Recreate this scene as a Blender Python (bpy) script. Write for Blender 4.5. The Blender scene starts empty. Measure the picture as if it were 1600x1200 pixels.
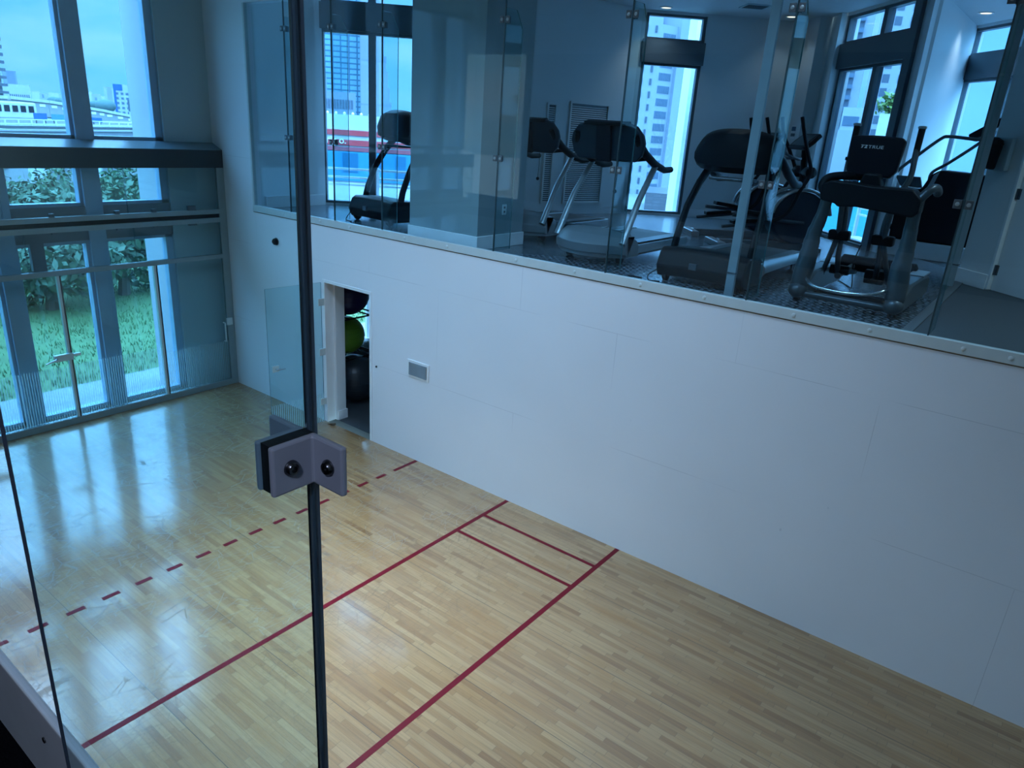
import bpy, bmesh, math, random
from mathutils import Vector, Matrix
rnd = random.Random(7)
PI = math.pi
scene = bpy.context.scene
COL = scene.collection

# ------------------------------------------------------------------ camera (calibrated from the court markings, metres)
CAM = Vector((10.5686, -6.1297, 4.2281)); FPX = 1110.43
RX = Vector((0.789568, 0.610435, 0.062858)); RY = Vector((0.254437, -0.232436, -0.938741)); RZ = Vector((-0.558430, 0.757194, -0.338842))
cam = bpy.data.cameras.new('camera'); cam_o = bpy.data.objects.new('camera', cam); COL.objects.link(cam_o)
cam.sensor_fit = 'HORIZONTAL'; cam.sensor_width = 36.0; cam.lens = FPX / 1600 * 36.0
cam.clip_start = 0.02; cam.clip_end = 3000
m = Matrix((( RX.x, -RY.x, -RZ.x, CAM.x), (RX.y, -RY.y, -RZ.y, CAM.y), (RX.z, -RY.z, -RZ.z, CAM.z), (0, 0, 0, 1)))
cam_o.matrix_world = m
scene.camera = cam_o
scene.view_settings.view_transform = 'Standard'; scene.view_settings.look = 'None'
scene.view_settings.gamma = 1.0; scene.view_settings.exposure = 0.0
scene.cycles.transparent_max_bounces = 32
scene.cycles.max_bounces = 10
scene.cycles.caustics_reflective = False; scene.cycles.caustics_refractive = False

def ray(u, v):
    return RX * ((u - 800) / FPX) + RY * ((v - 600) / FPX) + RZ
def far(u, v, d):          # the point seen towards (u, v) at horizontal distance d
    r = ray(u, v); return CAM + r * (d / math.hypot(r.x, r.y))

# ------------------------------------------------------------------ materials
def new_mat(name):
    mt = bpy.data.materials.new(name); mt.use_nodes = True
    nt = mt.node_tree; nt.nodes.clear()
    out = nt.nodes.new('ShaderNodeOutputMaterial')
    return mt, nt, out
def N(nt, t, **kw):
    n = nt.nodes.new(t)
    for k, v in kw.items():
        if k.startswith('i_'):
            n.inputs[k[2:].replace('_', ' ')].default_value = v
        else: setattr(n, k, v)
    return n
def pm(name, col, rough=0.5, metal=0.0, var=0.10, scale=9.0, bump=0.0, bscale=60.0, coat=0.0, spec=0.5, stretch=(1, 1, 1)):
    mt, nt, out = new_mat(name)
    b = N(nt, 'ShaderNodeBsdfPrincipled'); nt.links.new(b.outputs[0], out.inputs[0])
    b.inputs['Roughness'].default_value = rough; b.inputs['Metallic'].default_value = metal
    b.inputs['Coat Weight'].default_value = coat; b.inputs['Specular IOR Level'].default_value = spec
    tc = N(nt, 'ShaderNodeTexCoord'); mp = N(nt, 'ShaderNodeMapping'); mp.inputs['Scale'].default_value = stretch
    nt.links.new(tc.outputs['Object'], mp.inputs[0])
    no = N(nt, 'ShaderNodeTexNoise'); no.inputs['Scale'].default_value = scale; no.inputs['Detail'].default_value = 4
    nt.links.new(mp.outputs[0], no.inputs['Vector'])
    mx = N(nt, 'ShaderNodeMix', data_type='RGBA'); nt.links.new(no.outputs['Fac'], mx.inputs[0])
    mx.inputs[6].default_value = tuple(c * (1 - var) for c in col) + (1,)
    mx.inputs[7].default_value = tuple(min(1, c * (1 + var)) for c in col) + (1,)
    nt.links.new(mx.outputs[2], b.inputs['Base Color'])
    if bump:
        n2 = N(nt, 'ShaderNodeTexNoise'); n2.inputs['Scale'].default_value = bscale
        nt.links.new(mp.outputs[0], n2.inputs['Vector'])
        bp = N(nt, 'ShaderNodeBump'); bp.inputs['Strength'].default_value = bump; bp.inputs['Distance'].default_value = 0.01
        nt.links.new(n2.outputs['Fac'], bp.inputs['Height']); nt.links.new(bp.outputs[0], b.inputs['Normal'])
    return mt
def schlick(nt, f0=0.04, mul=1.0):
    g = N(nt, 'ShaderNodeNewGeometry')
    d = N(nt, 'ShaderNodeVectorMath', operation='DOT_PRODUCT')
    nt.links.new(g.outputs['Incoming'], d.inputs[0]); nt.links.new(g.outputs['Normal'], d.inputs[1])
    a = N(nt, 'ShaderNodeMath', operation='ABSOLUTE'); nt.links.new(d.outputs['Value'], a.inputs[0])
    s = N(nt, 'ShaderNodeMath', operation='SUBTRACT'); s.inputs[0].default_value = 1; nt.links.new(a.outputs[0], s.inputs[1])
    p = N(nt, 'ShaderNodeMath', operation='POWER'); nt.links.new(s.outputs[0], p.inputs[0]); p.inputs[1].default_value = 5
    ma = N(nt, 'ShaderNodeMath', operation='MULTIPLY_ADD'); nt.links.new(p.outputs[0], ma.inputs[0])
    ma.inputs[1].default_value = (1 - f0) * mul; ma.inputs[2].default_value = f0 * mul
    return ma
def glass(name, tint, mul=1.0, stripes=None, noise=0.0):
    mt, nt, out = new_mat(name)
    tr = N(nt, 'ShaderNodeBsdfTransparent'); tr.inputs[0].default_value = tint + (1,)
    gl = N(nt, 'ShaderNodeBsdfGlossy'); gl.inputs['Roughness'].default_value = 0.004
    # faint unevenness of the tint, as in real float glass
    tc = N(nt, 'ShaderNodeTexCoord')
    no = N(nt, 'ShaderNodeTexNoise'); no.inputs['Scale'].default_value = 1.3; nt.links.new(tc.outputs['Object'], no.inputs['Vector'])
    mt0 = N(nt, 'ShaderNodeMix', data_type='RGBA'); nt.links.new(no.outputs['Fac'], mt0.inputs[0])
    mt0.inputs[6].default_value = tuple(c * 0.985 for c in tint) + (1,); mt0.inputs[7].default_value = tint + (1,)
    nt.links.new(mt0.outputs[2], tr.inputs[0])
    mx = N(nt, 'ShaderNodeMixShader'); f = schlick(nt, 0.04, mul); nt.links.new(f.outputs[0], mx.inputs[0])
    nt.links.new(tr.outputs[0], mx.inputs[1]); nt.links.new(gl.outputs[0], mx.inputs[2])
    last = mx
    if stripes:                       # etched vertical lines on the lowest part of the pane: (axis, period, height, strength)
        ax, per, hgt, stg = stripes
        sx = N(nt, 'ShaderNodeSeparateXYZ'); nt.links.new(tc.outputs['Object'], sx.inputs[0])
        md = N(nt, 'ShaderNodeMath', operation='MODULO'); nt.links.new(sx.outputs[ax], md.inputs[0]); md.inputs[1].default_value = per
        ab = N(nt, 'ShaderNodeMath', operation='ABSOLUTE'); nt.links.new(md.outputs[0], ab.inputs[0])
        lt = N(nt, 'ShaderNodeMath', operation='LESS_THAN'); nt.links.new(ab.outputs[0], lt.inputs[0]); lt.inputs[1].default_value = per * 0.30
        lz = N(nt, 'ShaderNodeMath', operation='LESS_THAN'); nt.links.new(sx.outputs[2], lz.inputs[0]); lz.inputs[1].default_value = hgt
        mu = N(nt, 'ShaderNodeMath', operation='MULTIPLY'); nt.links.new(lt.outputs[0], mu.inputs[0]); nt.links.new(lz.outputs[0], mu.inputs[1])
        m2 = N(nt, 'ShaderNodeMath', operation='MULTIPLY'); nt.links.new(mu.outputs[0], m2.inputs[0]); m2.inputs[1].default_value = stg
        df = N(nt, 'ShaderNodeBsdfDiffuse'); df.inputs[0].default_value = (0.75, 0.85, 0.85, 1)
        tl = N(nt, 'ShaderNodeBsdfTranslucent'); tl.inputs[0].default_value = (0.75, 0.9, 0.9, 1)
        ad = N(nt, 'ShaderNodeMixShader'); ad.inputs[0].default_value = 0.5
        nt.links.new(df.outputs[0], ad.inputs[1]); nt.links.new(tl.outputs[0], ad.inputs[2])
        m3 = N(nt, 'ShaderNodeMixShader'); nt.links.new(m2.outputs[0], m3.inputs[0])
        nt.links.new(mx.outputs[0], m3.inputs[1]); nt.links.new(ad.outputs[0], m3.inputs[2]); last = m3
    nt.links.new(last.outputs[0], out.inputs[0])
    return mt
def emit(name, col, st):
    mt, nt, out = new_mat(name)
    e = N(nt, 'ShaderNodeEmission'); e.inputs[0].default_value = col + (1,); e.inputs[1].default_value = st
    nt.links.new(e.outputs[0], out.inputs[0]); return mt

def floor_mat():
    mt, nt, out = new_mat('maple_boards')
    L = nt.links.new
    b = N(nt, 'ShaderNodeBsdfPrincipled'); L(b.outputs[0], out.inputs[0])
    tc = N(nt, 'ShaderNodeTexCoord'); P = tc.outputs['Object']
    br = N(nt, 'ShaderNodeTexBrick', offset=0.37, offset_frequency=2, squash=1.0)
    for k, v in (('Scale', 1.0), ('Mortar Size', 0.0012), ('Mortar Smooth', 0.3), ('Bias', 0.0), ('Brick Width', 0.62), ('Row Height', 0.057)):
        br.inputs[k].default_value = v
    br.inputs['Color1'].default_value = (0.0, 0.0, 0.0, 1); br.inputs['Color2'].default_value = (1, 1, 1, 1); br.inputs['Mortar'].default_value = (0.2, 0.2, 0.2, 1)
    L(P, br.inputs['Vector'])
    # second, offset board pattern so that neighbouring boards differ more
    mp2 = N(nt, 'ShaderNodeMapping'); mp2.inputs['Location'].default_value = (0.31, 0.0, 0)
    L(P, mp2.inputs[0])
    cell = N(nt, 'ShaderNodeTexWhiteNoise', noise_dimensions='2D')
    sx = N(nt, 'ShaderNodeSeparateXYZ'); L(P, sx.inputs[0])
    row = N(nt, 'ShaderNodeMath', operation='DIVIDE'); L(sx.outputs[1], row.inputs[0]); row.inputs[1].default_value = 0.05
    rf = N(nt, 'ShaderNodeMath', operation='FLOOR'); L(row.outputs[0], rf.inputs[0])
    wn = N(nt, 'ShaderNodeTexWhiteNoise', noise_dimensions='1D'); L(rf.outputs[0], wn.inputs['W'])
    cx = N(nt, 'ShaderNodeMath', operation='MULTIPLY_ADD'); L(sx.outputs[0], cx.inputs[0]); cx.inputs[1].default_value = 2.3
    off = N(nt, 'ShaderNodeMath', operation='MULTIPLY'); L(wn.outputs['Value'], off.inputs[0]); off.inputs[1].default_value = 17.0
    L(off.outputs[0], cx.inputs[2])
    cf = N(nt, 'ShaderNodeMath', operation='FLOOR'); L(cx.outputs[0], cf.inputs[0])
    cb = N(nt, 'ShaderNodeCombineXYZ'); L(cf.outputs[0], cb.inputs[0]); L(rf.outputs[0], cb.inputs[1])
    L(cb.outputs[0], cell.inputs['Vector'])
    # thin dark gaps between boards and at their ends
    fr = N(nt, 'ShaderNodeMath', operation='FRACT'); L(row.outputs[0], fr.inputs[0])
    g1 = N(nt, 'ShaderNodeMath', operation='LESS_THAN'); L(fr.outputs[0], g1.inputs[0]); g1.inputs[1].default_value = 0.035
    fe = N(nt, 'ShaderNodeMath', operation='FRACT'); L(cx.outputs[0], fe.inputs[0])
    g2 = N(nt, 'ShaderNodeMath', operation='LESS_THAN'); L(fe.outputs[0], g2.inputs[0]); g2.inputs[1].default_value = 0.006
    gap = N(nt, 'ShaderNodeMath', operation='MAXIMUM'); L(g1.outputs[0], gap.inputs[0]); L(g2.outputs[0], gap.inputs[1])
    # long panel joints every 0.8 m or so
    r2 = N(nt, 'ShaderNodeMath', operation='DIVIDE'); L(sx.outputs[1], r2.inputs[0]); r2.inputs[1].default_value = 0.05 * 17
    f2 = N(nt, 'ShaderNodeMath', operation='FRACT'); L(r2.outputs[0], f2.inputs[0])
    g3 = N(nt, 'ShaderNodeMath', operation='LESS_THAN'); L(f2.outputs[0], g3.inputs[0]); g3.inputs[1].default_value = 0.0055
    ramp = N(nt, 'ShaderNodeValToRGB')
    cr = ramp.color_ramp; cr.elements[0].position = 0.0; cr.elements[0].color = (0.235, 0.115, 0.043, 1)
    cr.elements[1].position = 1.0; cr.elements[1].color = (0.375, 0.228, 0.104, 1)
    for p_, c_ in ((0.12, (0.29, 0.153, 0.06, 1)), (0.5, (0.33, 0.186, 0.078, 1))):
        e_ = cr.elements.new(p_); e_.color = c_
    L(cell.outputs['Value'], ramp.inputs[0])
    # grain stretched along the boards
    mg = N(nt, 'ShaderNodeMapping'); mg.inputs['Scale'].default_value = (1.2, 26, 1); L(P, mg.inputs[0])
    gn = N(nt, 'ShaderNodeTexNoise'); gn.inputs['Scale'].default_value = 2.2; gn.inputs['Detail'].default_value = 6; L(mg.outputs[0], gn.inputs['Vector'])
    gm = N(nt, 'ShaderNodeMapRange'); gm.inputs['From Min'].default_value = 0.3; gm.inputs['From Max'].default_value = 0.75
    gm.inputs['To Min'].default_value = 0.80; gm.inputs['To Max'].default_value = 1.12; L(gn.outputs['Fac'], gm.inputs[0])
    c1 = N(nt, 'ShaderNodeMix', data_type='RGBA', blend_type='MULTIPLY'); c1.inputs[0].default_value = 1
    L(ramp.outputs[0], c1.inputs[6]); L(gm.outputs[0], c1.inputs[7])
    # amber stains
    ms = N(nt, 'ShaderNodeMapping'); ms.inputs['Scale'].default_value = (0.9, 3.2, 1); L(P, ms.inputs[0])
    sn = N(nt, 'ShaderNodeTexNoise'); sn.inputs['Scale'].default_value = 1.15; sn.inputs['Detail'].default_value = 5; sn.inputs['Roughness'].default_value = 0.62; L(ms.outputs[0], sn.inputs['Vector'])
    sm = N(nt, 'ShaderNodeMapRange'); sm.inputs['From Min'].default_value = 0.50; sm.inputs['From Max'].default_value = 0.74; sm.inputs['To Max'].default_value = 0.75; L(sn.outputs['Fac'], sm.inputs[0])
    c2 = N(nt, 'ShaderNodeMix', data_type='RGBA'); L(sm.outputs[0], c2.inputs[0]); L(c1.outputs[2], c2.inputs[6]); c2.inputs[7].default_value = (0.29, 0.135, 0.035, 1)
    dk = N(nt, 'ShaderNodeMix', data_type='RGBA'); L(gap.outputs[0], dk.inputs[0]); L(c2.outputs[2], dk.inputs[6]); dk.inputs[7].default_value = (0.16, 0.095, 0.045, 1)
    dk2 = N(nt, 'ShaderNodeMix', data_type='RGBA'); L(g3.outputs[0], dk2.inputs[0]); L(dk.outputs[2], dk2.inputs[6]); dk2.inputs[7].default_value = (0.06, 0.045, 0.03, 1)
    # scuffs: thin cell borders of warped voronoi, only in the worn half near the glass end
    def scuff(scale, seed, w):
        mpv = N(nt, 'ShaderNodeMapping'); mpv.inputs['Location'].default_value = (seed, seed * 2, 0); mpv.inputs['Rotation'].default_value = (0, 0, seed); mpv.inputs['Scale'].default_value = (1, 0.35, 1)
        L(P, mpv.inputs[0])
        vv = N(nt, 'ShaderNodeTexVoronoi', feature='DISTANCE_TO_EDGE'); vv.inputs['Scale'].default_value = scale; L(mpv.outputs[0], vv.inputs['Vector'])
        lt = N(nt, 'ShaderNodeMath', operation='LESS_THAN'); L(vv.outputs['Distance'], lt.inputs[0]); lt.inputs[1].default_value = w
        return lt
    sA = scuff(6.5, 0.7, 0.013); sB = scuff(8.5, 2.1, 0.014); sC = scuff(5.0, 4.3, 0.009)
    mxm = N(nt, 'ShaderNodeMath', operation='MAXIMUM'); L(sA.outputs[0], mxm.inputs[0]); L(sB.outputs[0], mxm.inputs[1])
    mxn = N(nt, 'ShaderNodeMath', operation='MAXIMUM'); L(mxm.outputs[0], mxn.inputs[0]); L(sC.outputs[0], mxn.inputs[1])
    wn2 = N(nt, 'ShaderNodeTexNoise'); wn2.inputs['Scale'].default_value = 1.4; wn2.inputs['Detail'].default_value = 5; L(P, wn2.inputs['Vector'])
    wm = N(nt, 'ShaderNodeMapRange'); wm.inputs['From Min'].default_value = 0.40; wm.inputs['From Max'].default_value = 0.52; L(wn2.outputs['Fac'], wm.inputs[0])
    wear = N(nt, 'ShaderNodeMapRange'); wear.inputs['From Min'].default_value = 7.6; wear.inputs['From Max'].default_value = 5.2; L(sx.outputs[0], wear.inputs[0])
    wa = N(nt, 'ShaderNodeMath', operation='MULTIPLY'); L(wear.outputs[0], wa.inputs[0]); L(wm.outputs[0], wa.inputs[1])
    wb = N(nt, 'ShaderNodeMath', operation='MULTIPLY'); L(wa.outputs[0], wb.inputs[0]); L(mxn.outputs[0], wb.inputs[1])
    wc = N(nt, 'ShaderNodeMath', operation='MULTIPLY'); L(wb.outputs[0], wc.inputs[0]); wc.inputs[1].default_value = 0.5
    c4 = N(nt, 'ShaderNodeMix', data_type='RGBA'); L(wc.outputs[0], c4.inputs[0]); L(dk2.outputs[2], c4.inputs[6]); c4.inputs[7].default_value = (0.10, 0.075, 0.05, 1)
    L(c4.outputs[2], b.inputs['Base Color'])
    rr = N(nt, 'ShaderNodeMapRange'); rr.inputs['To Min'].default_value = FLOOR_ROUGH0; rr.inputs['To Max'].default_value = FLOOR_ROUGH1; L(wn2.outputs['Fac'], rr.inputs[0])
    ra = N(nt, 'ShaderNodeMath', operation='MULTIPLY_ADD'); L(wb.outputs[0], ra.inputs[0]); ra.inputs[1].default_value = 0.25; L(rr.outputs[0], ra.inputs[2])
    L(ra.outputs[0], b.inputs['Roughness'])
    rc = N(nt, 'ShaderNodeMath', operation='MULTIPLY_ADD'); L(wb.outputs[0], rc.inputs[0]); rc.inputs[1].default_value = 0.22; rc.inputs[2].default_value = 0.13; L(rc.outputs[0], b.inputs['Coat Roughness'])
    b.inputs['Specular IOR Level'].default_value = FLOOR_SPEC; b.inputs['IOR'].default_value = 1.5
    b.inputs['Coat Weight'].default_value = 1.0; b.inputs['Coat IOR'].default_value = 1.65; b.inputs['Coat Roughness'].default_value = 0.13
    bpn = N(nt, 'ShaderNodeTexNoise'); bpn.inputs['Scale'].default_value = 6; L(mg.outputs[0], bpn.inputs['Vector'])
    bp = N(nt, 'ShaderNodeBump'); bp.inputs['Strength'].default_value = 0.06; bp.inputs['Distance'].default_value = 0.004; L(bpn.outputs['Fac'], bp.inputs['Height'])
    L(bp.outputs[0], b.inputs['Normal'])
    return mt
FLOOR_ROUGH0, FLOOR_ROUGH1, FLOOR_SPEC = 0.42, 0.58, 0.5

def wall_mat(name, col, joints=True):
    mt, nt, out = new_mat(name); L = nt.links.new
    b = N(nt, 'ShaderNodeBsdfPrincipled'); L(b.outputs[0], out.inputs[0]); b.inputs['Roughness'].default_value = 0.42
    tc = N(nt, 'ShaderNodeTexCoord'); P = tc.outputs['Object']
    no = N(nt, 'ShaderNodeTexNoise'); no.inputs['Scale'].default_value = 1.1; no.inputs['Detail'].default_value = 5; L(P, no.inputs['Vector'])
    mx = N(nt, 'ShaderNodeMix', data_type='RGBA'); L(no.outputs['Fac'], mx.inputs[0])
    mx.inputs[6].default_value = tuple(c * 0.94 for c in col) + (1,); mx.inputs[7].default_value = tuple(min(1, c * 1.05) for c in col) + (1,)
    last = mx.outputs[2]
    if joints:
        mp = N(nt, 'ShaderNodeMapping'); mp.inputs['Rotation'].default_value = (PI / 2, 0, 0); mp.inputs['Location'].default_value = (0.02, 1.30 - 0.0, 0)
        L(P, mp.inputs[0])
        sx = N(nt, 'ShaderNodeSeparateXYZ'); L(P, sx.inputs[0])
        cb = N(nt, 'ShaderNodeCombineXYZ'); ax = N(nt, 'ShaderNodeMath', operation='ADD'); L(sx.outputs[0], ax.inputs[0]); ax.inputs[1].default_value = 0.01
        az = N(nt, 'ShaderNodeMath', operation='ADD'); L(sx.outputs[2], az.inputs[0]); az.inputs[1].default_value = 0.08
        L(ax.outputs[0], cb.inputs[0]); L(az.outputs[0], cb.inputs[1])
        br = N(nt, 'ShaderNodeTexBrick', offset=0.5, squash=1.0)
        for k, v in (('Scale', 1.0), ('Mortar Size', 0.0022), ('Mortar Smooth', 0.0), ('Brick Width', 2.44), ('Row Height', 1.22)): br.inputs[k].default_value = v
        L(cb.outputs[0], br.inputs['Vector'])
        fade = N(nt, 'ShaderNodeTexNoise'); fade.inputs['Scale'].default_value = 0.8; L(P, fade.inputs['Vector'])
        fm = N(nt, 'ShaderNodeMapRange'); fm.inputs['From Min'].default_value = 0.42; fm.inputs['From Max'].default_value = 0.56; fm.inputs['To Max'].default_value = 0.42; L(fade.outputs['Fac'], fm.inputs[0])
        fq = N(nt, 'ShaderNodeMath', operation='MULTIPLY'); L(br.outputs['Fac'], fq.inputs[0]); L(fm.outputs[0], fq.inputs[1])
        m2 = N(nt, 'ShaderNodeMix', data_type='RGBA'); L(fq.outputs[0], m2.inputs[0]); L(last, m2.inputs[6]); m2.inputs[7].default_value = (0.25, 0.27, 0.32, 1)
        # small ball scuffs
        vo = N(nt, 'ShaderNodeTexVoronoi'); vo.inputs['Scale'].default_value = 2.1; L(P, vo.inputs['Vector'])
        lt = N(nt, 'ShaderNodeMath', operation='LESS_THAN'); L(vo.outputs['Distance'], lt.inputs[0]); lt.inputs[1].default_value = 0.035
        sw = N(nt, 'ShaderNodeTexNoise'); sw.inputs['Scale'].default_value = 30; L(P, sw.inputs['Vector'])
        s2 = N(nt, 'ShaderNodeMapRange'); s2.inputs['From Min'].default_value = 0.5; s2.inputs['From Max'].default_value = 0.7; s2.inputs['To Max'].default_value = 0.5; L(sw.outputs['Fac'], s2.inputs[0])
        sq = N(nt, 'ShaderNodeMath', operation='MULTIPLY'); L(lt.outputs[0], sq.inputs[0]); L(s2.outputs[0], sq.inputs[1])
        m3 = N(nt, 'ShaderNodeMix', data_type='RGBA'); L(sq.outputs[0], m3.inputs[0]); L(m2.outputs[2], m3.inputs[6]); m3.inputs[7].default_value = (0.3, 0.33, 0.42, 1)
        last = m3.outputs[2]
    L(last, b.inputs['Base Color'])
    return mt

def plate_mat(name, col, rough):           # raised-bar "diamond" rubber matting
    mt, nt, out = new_mat(name); L = nt.links.new
    b = N(nt, 'ShaderNodeBsdfPrincipled'); L(b.outputs[0], out.inputs[0]); b.inputs['Roughness'].default_value = rough; b.inputs['IOR'].default_value = 1.9
    tc = N(nt, 'ShaderNodeTexCoord'); P = tc.outputs['Object']
    hs = []
    for k, ang in enumerate((PI / 4, -PI / 4)):
        mp = N(nt, 'ShaderNodeMapping'); mp.inputs['Rotation'].default_value = (0, 0, ang); L(P, mp.inputs[0])
        mp.inputs['Location'].default_value = (0.042 * k, 0.031 * k, 0)
        br = N(nt, 'ShaderNodeTexBrick', offset=0.5)
        for kk, v in (('Scale', 1.0), ('Mortar Size', 0.02), ('Mortar Smooth', 0.15), ('Brick Width', 0.085), ('Row Height', 0.062)): br.inputs[kk].default_value = v
        L(mp.outputs[0], br.inputs['Vector']); hs.append(br)
    mn = N(nt, 'ShaderNodeMath', operation='MINIMUM'); L(hs[0].outputs['Fac'], mn.inputs[0]); L(hs[1].outputs['Fac'], mn.inputs[1])
    iv = N(nt, 'ShaderNodeMath', operation='SUBTRACT'); iv.inputs[0].default_value = 1; L(mn.outputs[0], iv.inputs[1])
    bp = N(nt, 'ShaderNodeBump'); bp.inputs['Strength'].default_value = 1.0; bp.inputs['Distance'].default_value = 0.012; L(iv.outputs[0], bp.inputs['Height']); L(bp.outputs[0], b.inputs['Normal'])
    mx = N(nt, 'ShaderNodeMix', data_type='RGBA'); L(iv.outputs[0], mx.inputs[0]); mx.inputs[6].default_value = tuple(c * .7 for c in col) + (1,); mx.inputs[7].default_value = tuple(c * 6.0 for c in col) + (1,)  # raised bars coloured lighter in place of their glint
    L(mx.outputs[2], b.inputs['Base Color'])
    return mt

def grid_mat(name, wall, win, bw, bh, mortar, axis_swap=False, rough=0.3, metal=0.0):   # facade of a far building: bands / panes as its surface pattern
    mt, nt, out = new_mat(name); L = nt.links.new
    b = N(nt, 'ShaderNodeBsdfPrincipled'); L(b.outputs[0], out.inputs[0]); b.inputs['Roughness'].default_value = rough; b.inputs['Metallic'].default_value = metal
    tc = N(nt, 'ShaderNodeTexCoord'); sx = N(nt, 'ShaderNodeSeparateXYZ'); L(tc.outputs['Object'], sx.inputs[0])
    ad = N(nt, 'ShaderNodeMath', operation='ADD'); L(sx.outputs[0], ad.inputs[0]); L(sx.outputs[1], ad.inputs[1])
    cb = N(nt, 'ShaderNodeCombineXYZ'); L(ad.outputs[0], cb.inputs[0]); L(sx.outputs[2], cb.inputs[1])
    br = N(nt, 'ShaderNodeTexBrick', offset=0.0)
    for k, v in (('Scale', 1.0), ('Mortar Size', mortar), ('Mortar Smooth', 0.0), ('Brick Width', bw), ('Row Height', bh)): br.inputs[k].default_value = v
    br.inputs['Color1'].default_value = win + (1,); br.inputs['Color2'].default_value = tuple(c * 0.8 for c in win) + (1,); br.inputs['Mortar'].default_value = wall + (1,)
    L(cb.outputs[0], br.inputs['Vector'])
    no = N(nt, 'ShaderNodeTexNoise'); no.inputs['Scale'].default_value = 0.12; L(tc.outputs['Object'], no.inputs['Vector'])
    mr = N(nt, 'ShaderNodeMapRange'); mr.inputs['To Min'].default_value = 0.75; mr.inputs['To Max'].default_value = 1.25; L(no.outputs['Fac'], mr.inputs[0])
    mx = N(nt, 'ShaderNodeMix', data_type='RGBA', blend_type='MULTIPLY'); mx.inputs[0].default_value = 1; L(br.outputs['Color'], mx.inputs[6]); L(mr.outputs[0], mx.inputs[7])
    L(mx.outputs[2], b.inputs['Base Color'])
    return mt

M = {}
M['floor'] = floor_mat()
M['wall'] = wall_mat('court_wall_paint', (0.72, 0.73, 0.76))
M['wall_plain'] = wall_mat('white_paint', (0.70, 0.72, 0.74), False)
M['gym_wall'] = wall_mat('gym_wall_paint', (0.62, 0.66, 0.67), False)
M['grey_wall'] = wall_mat('grey_render', (0.38, 0.50, 0.55), False)
M['line'] = pm('dark_red_court_paint', (0.13, 0.004, 0.012), 0.45, spec=0.2, var=0.15, scale=14)
M['alu'] = pm('silver_aluminium', (0.26, 0.32, 0.335), 0.42, 0.4)
M['alu_light'] = pm('pale_aluminium', (0.62, 0.68, 0.68), 0.4, 0.3)
M['alu_dark'] = pm('grey_anodised_frame', (0.075, 0.105, 0.13), 0.5, 0.1)
M['near_fin'] = glass('clear_near_fin_glass', (0.86, 0.965, 0.985), 0.35)
M['dark_wall'] = wall_mat('unlit_gallery_paint', (0.045, 0.055, 0.07), False)  # gallery's darkness put into the colour, keeps its reflection in the glass low
M['post'] = pm('grey_post_paint', (0.26, 0.34, 0.38), 0.4, 0.2)
M['ledge'] = pm('skylit_ledge_paint', (0.10, 0.15, 0.19), 0.3)  # skylight on the beam's top put into a lighter colour
M['mullion'] = pm('blue_grey_mullion', (0.30, 0.46, 0.62), 0.45, 0.1)
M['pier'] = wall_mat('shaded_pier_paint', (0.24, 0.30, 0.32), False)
M['bright_out'] = pm('bright_white_outdoors', (0.75, 0.78, 0.8), 0.8, scale=2)
M['hood'] = pm('grey_hood_plastic', (0.17, 0.20, 0.22), 0.42)
M['seal'] = pm('dark_teal_glass_joint', (0.018, 0.045, 0.055), 0.3)
M['beam'] = pm('dark_painted_beam', (0.018, 0.026, 0.036), 0.5, spec=0.25)
M['chrome'] = pm('brushed_steel', (0.62, 0.65, 0.67), 0.22, 1.0)
M['clamp'] = pm('matt_nickel_clamp', (0.29, 0.31, 0.38), 0.5, 0.2, bump=0.05)
M['bolt'] = pm('dark_steel_bolt', (0.12, 0.12, 0.13), 0.25, 1.0)
M['black'] = pm('black_plastic', (0.0055, 0.0075, 0.0105), 0.5, spec=0.16)
M['black_gloss'] = pm('glossy_black_plastic', (0.005, 0.006, 0.011), 0.4, spec=0.18)
M['rubber'] = pm('black_rubber', (0.010, 0.012, 0.014), 0.6, spec=0.2, bump=0.1)
M['belt'] = pm('treadmill_belt', (0.02, 0.023, 0.027), 0.5, bump=0.15, bscale=200)
M['gunmetal'] = pm('gunmetal_paint', (0.085, 0.105, 0.12), 0.38, 0.5)
M['silver'] = pm('silver_paint', (0.30, 0.34, 0.36), 0.33, 0.5)
M['console'] = pm('dark_blue_console_plastic', (0.012, 0.024, 0.04), 0.4, spec=0.25)
M['screen'] = pm('dark_screen_glass', (0.01, 0.016, 0.024), 0.08)
M['mat'] = plate_mat('diamond_rubber_mat', (0.03, 0.037, 0.045), 0.20)
M['gymfloor'] = pm('charcoal_gym_floor', (0.05, 0.06, 0.068), 0.55, var=0.2, scale=40)
M['carpet'] = pm('speckled_dark_carpet', (0.008, 0.008, 0.011), 0.95, spec=0.0, var=0.9, scale=160, bump=0.4, bscale=300)
M['curb'] = pm('grey_curb_paint', (0.72, 0.73, 0.80), 0.5)
M['shoe'] = pm('glass_shoe_trim', (0.50, 0.56, 0.56), 0.45)
M['caulk'] = pm('brown_caulk', (0.16, 0.12, 0.08), 0.8, var=0.4, scale=60)
M['ceiling'] = pm('ceiling_paint', (0.60, 0.62, 0.64), 0.7)
M['pane'] = glass('clear_gallery_glass', (0.86, 0.955, 0.985), 0.5)
M['near_pane'] = glass('clear_near_glass', (0.955, 0.98, 0.985), 0.5)
M['fin'] = glass('teal_edge_on_glass_fin', (0.80, 0.915, 0.93), 0.55)
M['edge'] = pm('polished_glass_edge', (0.05, 0.13, 0.14), 0.15)
M['near_edge'] = pm('polished_near_glass_edge', (0.055, 0.08, 0.115), 0.22)
M['court_glass'] = glass('court_back_glass', (0.86, 0.94, 0.945), 1.0, stripes=(1, 0.03, 0.74, 0.30))
M['door_glass'] = glass('glass_door_leaf', (0.84, 0.93, 0.945), 1.0, stripes=(0, 0.03, 0.45, 0.5))
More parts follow.
